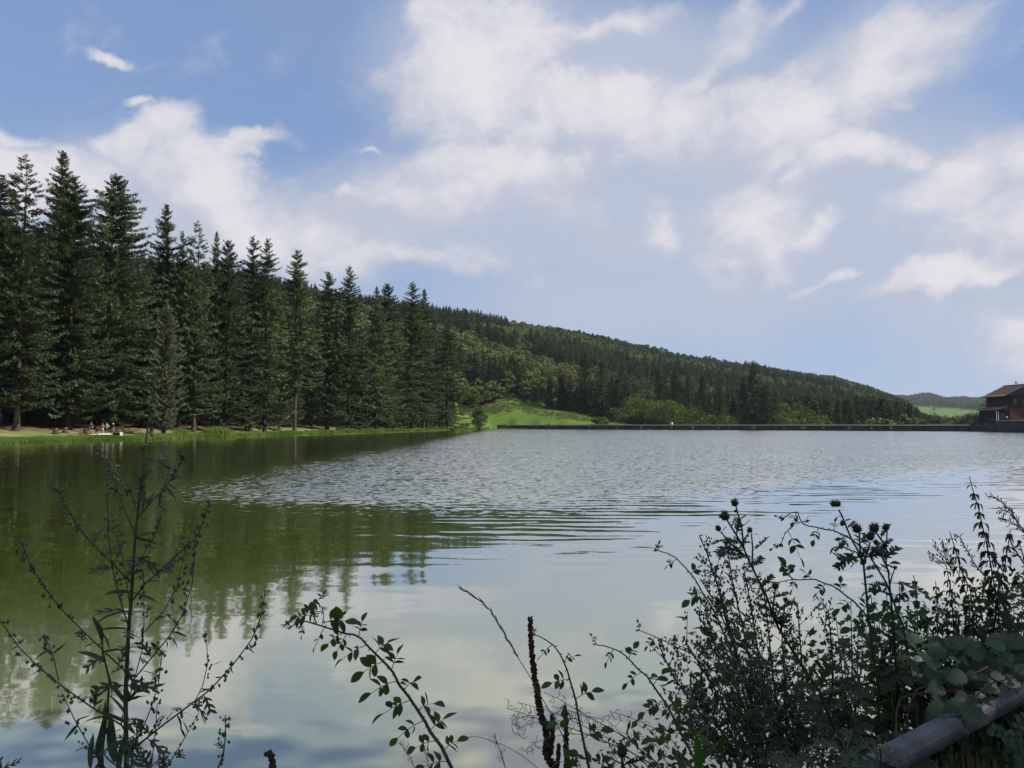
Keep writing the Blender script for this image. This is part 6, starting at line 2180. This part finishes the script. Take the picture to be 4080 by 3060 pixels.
# --- dock leaf
pl = Plant('dock', 'single upright bright green dock leaf at the bottom edge left of the mugwort bush', 'weed', 2775, 2.05, None, 81)
mb = MB()
W = [pl.P(u, v) for u, v in ((2772, 2925), (2776, 2945), (2780, 2980), (2783, 3020), (2780, 3075))]
wd = [.001, .007, .0105, .012, .011]
V = []
for p, w in zip(W, wd):
    V += [(p.x - w, p.y - .004, p.z), (p.x, p.y, p.z), (p.x + w, p.y - .004, p.z)]
mb.add(V, [f for i in range(4) for f in ((i * 3, i * 3 + 3, i * 3 + 4, i * 3 + 1), (i * 3 + 1, i * 3 + 4, i * 3 + 5, i * 3 + 2))])
mb.build('leaf', M_DOCK, pl.t, True)
pl.line([(2780, 3070), (2779, 3085)], 10, 12, 0, 0, True)
pl.leaf('rose', pl.P(2790, 2965), (1, 0, .15), .03)
pl.finish(M_STEM)

# --- brambles over the rail
pl = Plant('bramble', 'bramble with large pale green leaves trailing over the metal guard rail', 'bramble', 3780, 2.3, None, 91)


def r4(x, y):
    return (3400 + x / 2.72, 2450 + y / 2.72)


pl.line([r4(*q) for q in ((1900, 975), (1849, 960), (1600, 900), (1400, 855), (1200, 832), (1000, 835), (800, 850), (640, 870), (510, 910))], 9, 11, .1, .1)
pl.line([r4(*q) for q in ((510, 910), (470, 1050), (455, 1300), (440, 1700))], 9, 9, .1, .0, True)
pl.line([r4(*q) for q in ((1460, 560), (1300, 640), (1080, 700), (900, 760), (700, 800), (600, 1000), (560, 1700))], 5, 8, .0, .0, True)
pl.line([r4(*q) for q in ((1849, 560), (1700, 690), (1500, 740), (1300, 900), (1150, 1120), (1170, 1400), (1190, 1700))], 5, 8, -.12, -.1, True)
for (x, y, w, dx, dz, dd) in [(960, 770, 220, -1, -.1, 0), (1200, 640, 230, -1, -.2, .0), (1330, 640, 130, -.9, .1, .05), (1560, 760, 200, -1, -.15, 0), (1490, 640, 170, .8, -.3, 0), (1620, 700, 190, 1, -.25, 0),
                              (1000, 1000, 230, -1, -.12, -.05), (860, 860, 240, 1, -.55, .05), (1230, 860, 180, -.8, -.4, 0), (1230, 900, 170, 1, -.3, 0), (1160, 1040, 340, 1, -.10, -.12), (1000, 1130, 260, 1, -.25, -.12),
                              (1360, 900, 130, .9, -.2, 0), (560, 1480, 260, .75, .55, -.1), (540, 1520, 210, -1, .15, -.1), (560, 1540, 320, 1, -.15, -.1), (560, 1550, 200, .1, -1, -.1), (1750, 600, 200, .9, .2, 0),
                              (1700, 520, 180, -.9, .3, .1), (860, 450, 150, .7, .3, .1), (780, 650, 190, .9, .1, .1), (700, 560, 170, -.8, .3, .1), (1420, 480, 160, .8, .4, .15), (1240, 520, 160, -.7, .4, .15), (1790, 800, 190, 1, -.2, 0),
                              (1010, 480, 150, -.6, .6, .2), (1600, 450, 170, .6, .5, .2), (640, 720, 150, -.9, .3, .1), (1100, 440, 160, .3, .6, .2), (1300, 400, 170, -.4, .5, .2)]:
    p = pl.P(*r4(x, y), dd)
    pl.leaf('bramble', p, (dx, pl.rg.uniform(-.5, -.1), dz), w / 2.72 / FPX * 2.3, (pl.rg.uniform(-.25, .25), -.75, .75))
for _ in range(62):
    x, y = pl.rg.uniform(560, 1849), pl.rg.uniform(250, 760)
    pl.leaf('bramble', pl.P(*r4(x, y), pl.rg.uniform(.1, .5)), (pl.rg.uniform(-1, 1), pl.rg.uniform(-.6, .6), pl.rg.uniform(-.4, .6)), pl.rg.uniform(.045, .085), (pl.rg.uniform(-.5, .5), -.6, .8))
for _ in range(34):        # smaller leaves lying along the rail
    x = pl.rg.uniform(300, 1750)
    y = 1440 - (x - 300) * .50 + pl.rg.uniform(-90, 60)
    pl.leaf('bramble', pl.P(*r4(x, y), pl.rg.uniform(-.12, -.04) + (x - 900) / 1849 * .35), (pl.rg.uniform(-1, 1), pl.rg.uniform(-.5, .2), pl.rg.uniform(-.7, .2)), pl.rg.uniform(.03, .062), (pl.rg.uniform(-.5, .5), -.7, .7))
pl.finish(M_STEM_RED)

pl = Plant('creeping_weed', 'small creeping weed with round pale leaves in front of the rail, at the right edge', 'weed', 4060, 1.95, None, 92)
for pts in (((1530, 1255), (1640, 1310), (1750, 1360), (1800, 1480), (1830, 1560), (1845, 1720)), ((1849, 1100), (1790, 1200), (1760, 1280), (1780, 1420), (1830, 1560)), ((1690, 1430), (1750, 1420), (1800, 1480))):
    W = pl.line([r4(*q) for q in pts], 2.5, 5, 0, 0, pts[-1][1] > 1700)
    for p, d, t in walk(W, .016, 0, .95):
        for s_ in (-1, 1):
            pl.leaf('round', p, d * .5 + d.cross(Vector((0, 1, 0))) * s_ + Vector((0, pl.rg.uniform(-.4, .4), 0)), pl.rg.uniform(.012, .024), (0, -.8, .7))
pl.finish()


# --- leafy herbs filling the bank behind
def weed(label, foot, depth, tips, seed, size=.06, kind='nettle'):
    pl = Plant('leafy_weed', label, 'weed', foot, depth, 'leafy weeds on the near bank', seed)
    for (u, v) in tips:
        W = pl.line([(u, v), (u * .6 + foot * .4 + pl.rg.uniform(-12, 12), v * .55 + 3075 * .45), (foot + pl.rg.uniform(-25, 25), 3075)], 3, 8, pl.rg.uniform(-.1, .25), 0, True, 5)
        for p, d, t in walk(W, .022, .02, .75):
            if pl.nleaf < 285:
                a = pl.rg.uniform(0, 6.28)
                pl.leaf(kind, p, Vector((math.cos(a), math.sin(a) * .8, pl.rg.uniform(-.5, .35))), size * pl.rg.uniform(.5, 1.15) * (.5 + .8 * min(1, 2 * t)))
    return pl.finish()


weed('leafy weed crowding the foot of the tall thistle pair', 3560, 2.75, [(3470, 2370), (3530, 2330), (3585, 2310), (3620, 2380), (3500, 2440), (3600, 2460), (3430, 2420)], 101)
weed('leafy weed under the bare-tipped nettle', 3830, 3.0, [(3810, 2420), (3850, 2360), (3900, 2400), (3770, 2470), (3720, 2480), (3880, 2480)], 102, .07)
weed('leafy weed filling the right edge under the drooping plumes', 4030, 3.0, [(3990, 2440), (4040, 2410), (4075, 2380), (3950, 2460), (4090, 2470), (4060, 2520)], 103, .07)
weed('leafy weed with cut leaves between the mugwort bush and the tall thistles', 3380, 2.8, [(3330, 2450), (3390, 2400), (3420, 2470), (3360, 2540), (3300, 2600), (3440, 2560)], 104, .075, 'mug')
weed('low leafy weed at the bottom below the mugwort bush', 3180, 2.5, [(3100, 2700), (3180, 2650), (3240, 2700), (3300, 2720), (3060, 2780), (3150, 2800), (3260, 2800)], 105, .07, 'mug')
for k_, (ft, dep, tips_, lab_) in enumerate([(3180, 1.8, [(3120, 2990), (3200, 2960), (3260, 2970), (3060, 3020)], 'dark leafy weed at the bottom edge in front of the hidden end of the rail'),
        (3360, 1.8, [(3320, 2930), (3400, 2900), (3290, 2960), (3440, 2950), (3360, 2900)], 'dark leafy weed in front of the rail, below the tall thistle pair'),
        (3520, 1.8, [(3470, 2960), (3540, 2985), (3590, 3010), (3500, 2930)], 'dark leafy weed in front of the rail where the metal comes into view')]):
    weed(lab_, ft, dep, tips_, 120 + k_, .055, 'mug')
weed('low leafy weed right of the mugwort bush, hiding the rail end', 3400, 2.45, [(3350, 2720), (3420, 2700), (3460, 2780), (3320, 2820), (3400, 2860), (3500, 2840), (3280, 2880)], 106, .06, 'thistle')

# ground cover on the bank below the plants
rg = np.random.default_rng(55)
n = 19000
s_ = rg.uniform(0.8, 7.5, n)
q_ = rg.uniform(.72, 2.95, n)
x = N2[0] * q_ + D2[0] * s_
y = N2[1] * q_ + D2[1] * s_
z0 = ground(x, y)[0]
hmax = np.interp(s_, [0, 1.2, 2.2, 3.2, 8], [.12, .35, .62, .75, .85]) * np.interp(q_, [.7, 1.15, 1.5, 2.6, 3.0], [.25, .55, 1, 1, .5])
z = z0 + rg.random(n) ** .8 * hmax
A = unit(rg.normal(0, 1, (n, 3)) + np.array([0, -.1, .35]))
B = unit(np.cross(A, rg.normal(0, 1, (n, 3))))
L = rg.uniform(.018, .055, n)
V, F = kites(np.stack([x, y, z], -1), A, B, L, L * rg.uniform(.3, .6, n))
tag(obj('undergrowth', mesh_np('undergrowth', V, F, M_WEED, False)), 'tangled low green undergrowth covering the near bank', 'undergrowth', None, 'stuff')

# ------------------------------------------------------------------ guard rail along the road
M_ZINC = rough_mat('galvanised_steel', (0.055, 0.058, 0.064), (0.125, 0.13, 0.14), 7, 0.5, (0.050, 0.036, 0.026), metallic=0.2, bump=.001, bscale=60)
e0, e1 = at(3562, 2957, 2.0), at(4080, 2700, 2.51)
rdir = Vector((e1.x - e0.x, e1.y - e0.y, 0)).normalized()
rl = thing('guard_rail', 'galvanised steel guard rail half buried under bramble leaves at the lower right', 'guard rail', (e0.x, e0.y, gz(e0.x, e0.y)), math.atan2(rdir.y, rdir.x))
ztop = e0.z - gz(e0.x, e0.y)
RT = .037
for k, (s0, s1) in enumerate(((-6, -2.0), (-2, 1.62), (1.62, 5.6), (5.6, 10.0))):
    mb = MB()
    V, F = [], []
    ns = 20
    for s in (s0, s1 - .004):
        for i in range(ns):
            a = 6.283 * i / ns
            V.append((s, RT * .92 * math.cos(a), ztop - RT + RT * .95 * max(-1, min(.86, math.sin(a) * 1.02))))
    F = [(i, (i + 1) % ns, ns + (i + 1) % ns, ns + i) for i in range(ns)] + [tuple(range(ns))[::-1], tuple(range(ns, 2 * ns))]
    mb.add(V, F)
    b_ = mb.build('rail', M_ZINC, rl, False)
    mb = MB()
    mb.tube([(s1 - .09, 0, ztop - RT), (s1 + .085, 0, ztop - RT)], RT * .985, 16)
    mb.build('sleeve', M_ZINC, b_, True)
for s0 in (-5, -1.2, 2.8, 6.8):
    mb = MB()
    mb.box((s0, .0, ztop / 2 - .2), (.055, .07, ztop + .25))
    mb.build('post', M_ZINC, rl)

# ------------------------------------------------------------------ unseen trees added beyond the right of the view to shade the plants
V, F = broad_crown(501, 14.0, 5.2, 84, 56, .42, .22)
shade_crown = mesh_np('added_shade_crown', V, F, M_BROAD, False)
shade_trunk = limbs_mb(14, 5.0, .26, 3, .2, 8, 7).mesh('added_shade_trunk', M_BARK, True)
for k, (x, y, s_, lab) in enumerate([(10.4, .3, .95, 'unseen tree added just right of the view for shade, nearer to the guard rail'), (12.6, 1.6, .92, 'unseen tree added right of the view for shade, farther along the road')]):
    t = thing('added_shade_tree', lab, 'tree', (x, y, gz(x, y) - .1), k * 1.3, 'unseen trees added right of the view for shade')
    o = obj('crown', shade_crown, t, 'stuff'); o.scale = (s_,) * 3
    o = obj('trunk', shade_trunk, t); o.scale = (s_,) * 3

# ------------------------------------------------------------------ the air between here and the hills
mh = bpy.data.materials.new('haze')
mh.use_nodes = True
mh.node_tree.nodes.clear()
ho = mh.node_tree.nodes.new('ShaderNodeOutputMaterial')
hv = mh.node_tree.nodes.new('ShaderNodeVolumePrincipled')
hv.inputs['Color'].default_value = (0.72, 0.84, 1.0, 1)
hv.inputs['Density'].default_value = 0.000045
hv.inputs['Anisotropy'].default_value = 0.2
mh.node_tree.links.new(hv.outputs[0], ho.inputs['Volume'])
mb = MB()
mb.box((0, 0, 79.75), (9800, 9800, 190.5))
tag(mb.build('haze', mh), 'thin blue summer haze over the lake and hills', 'haze', None, 'stuff')
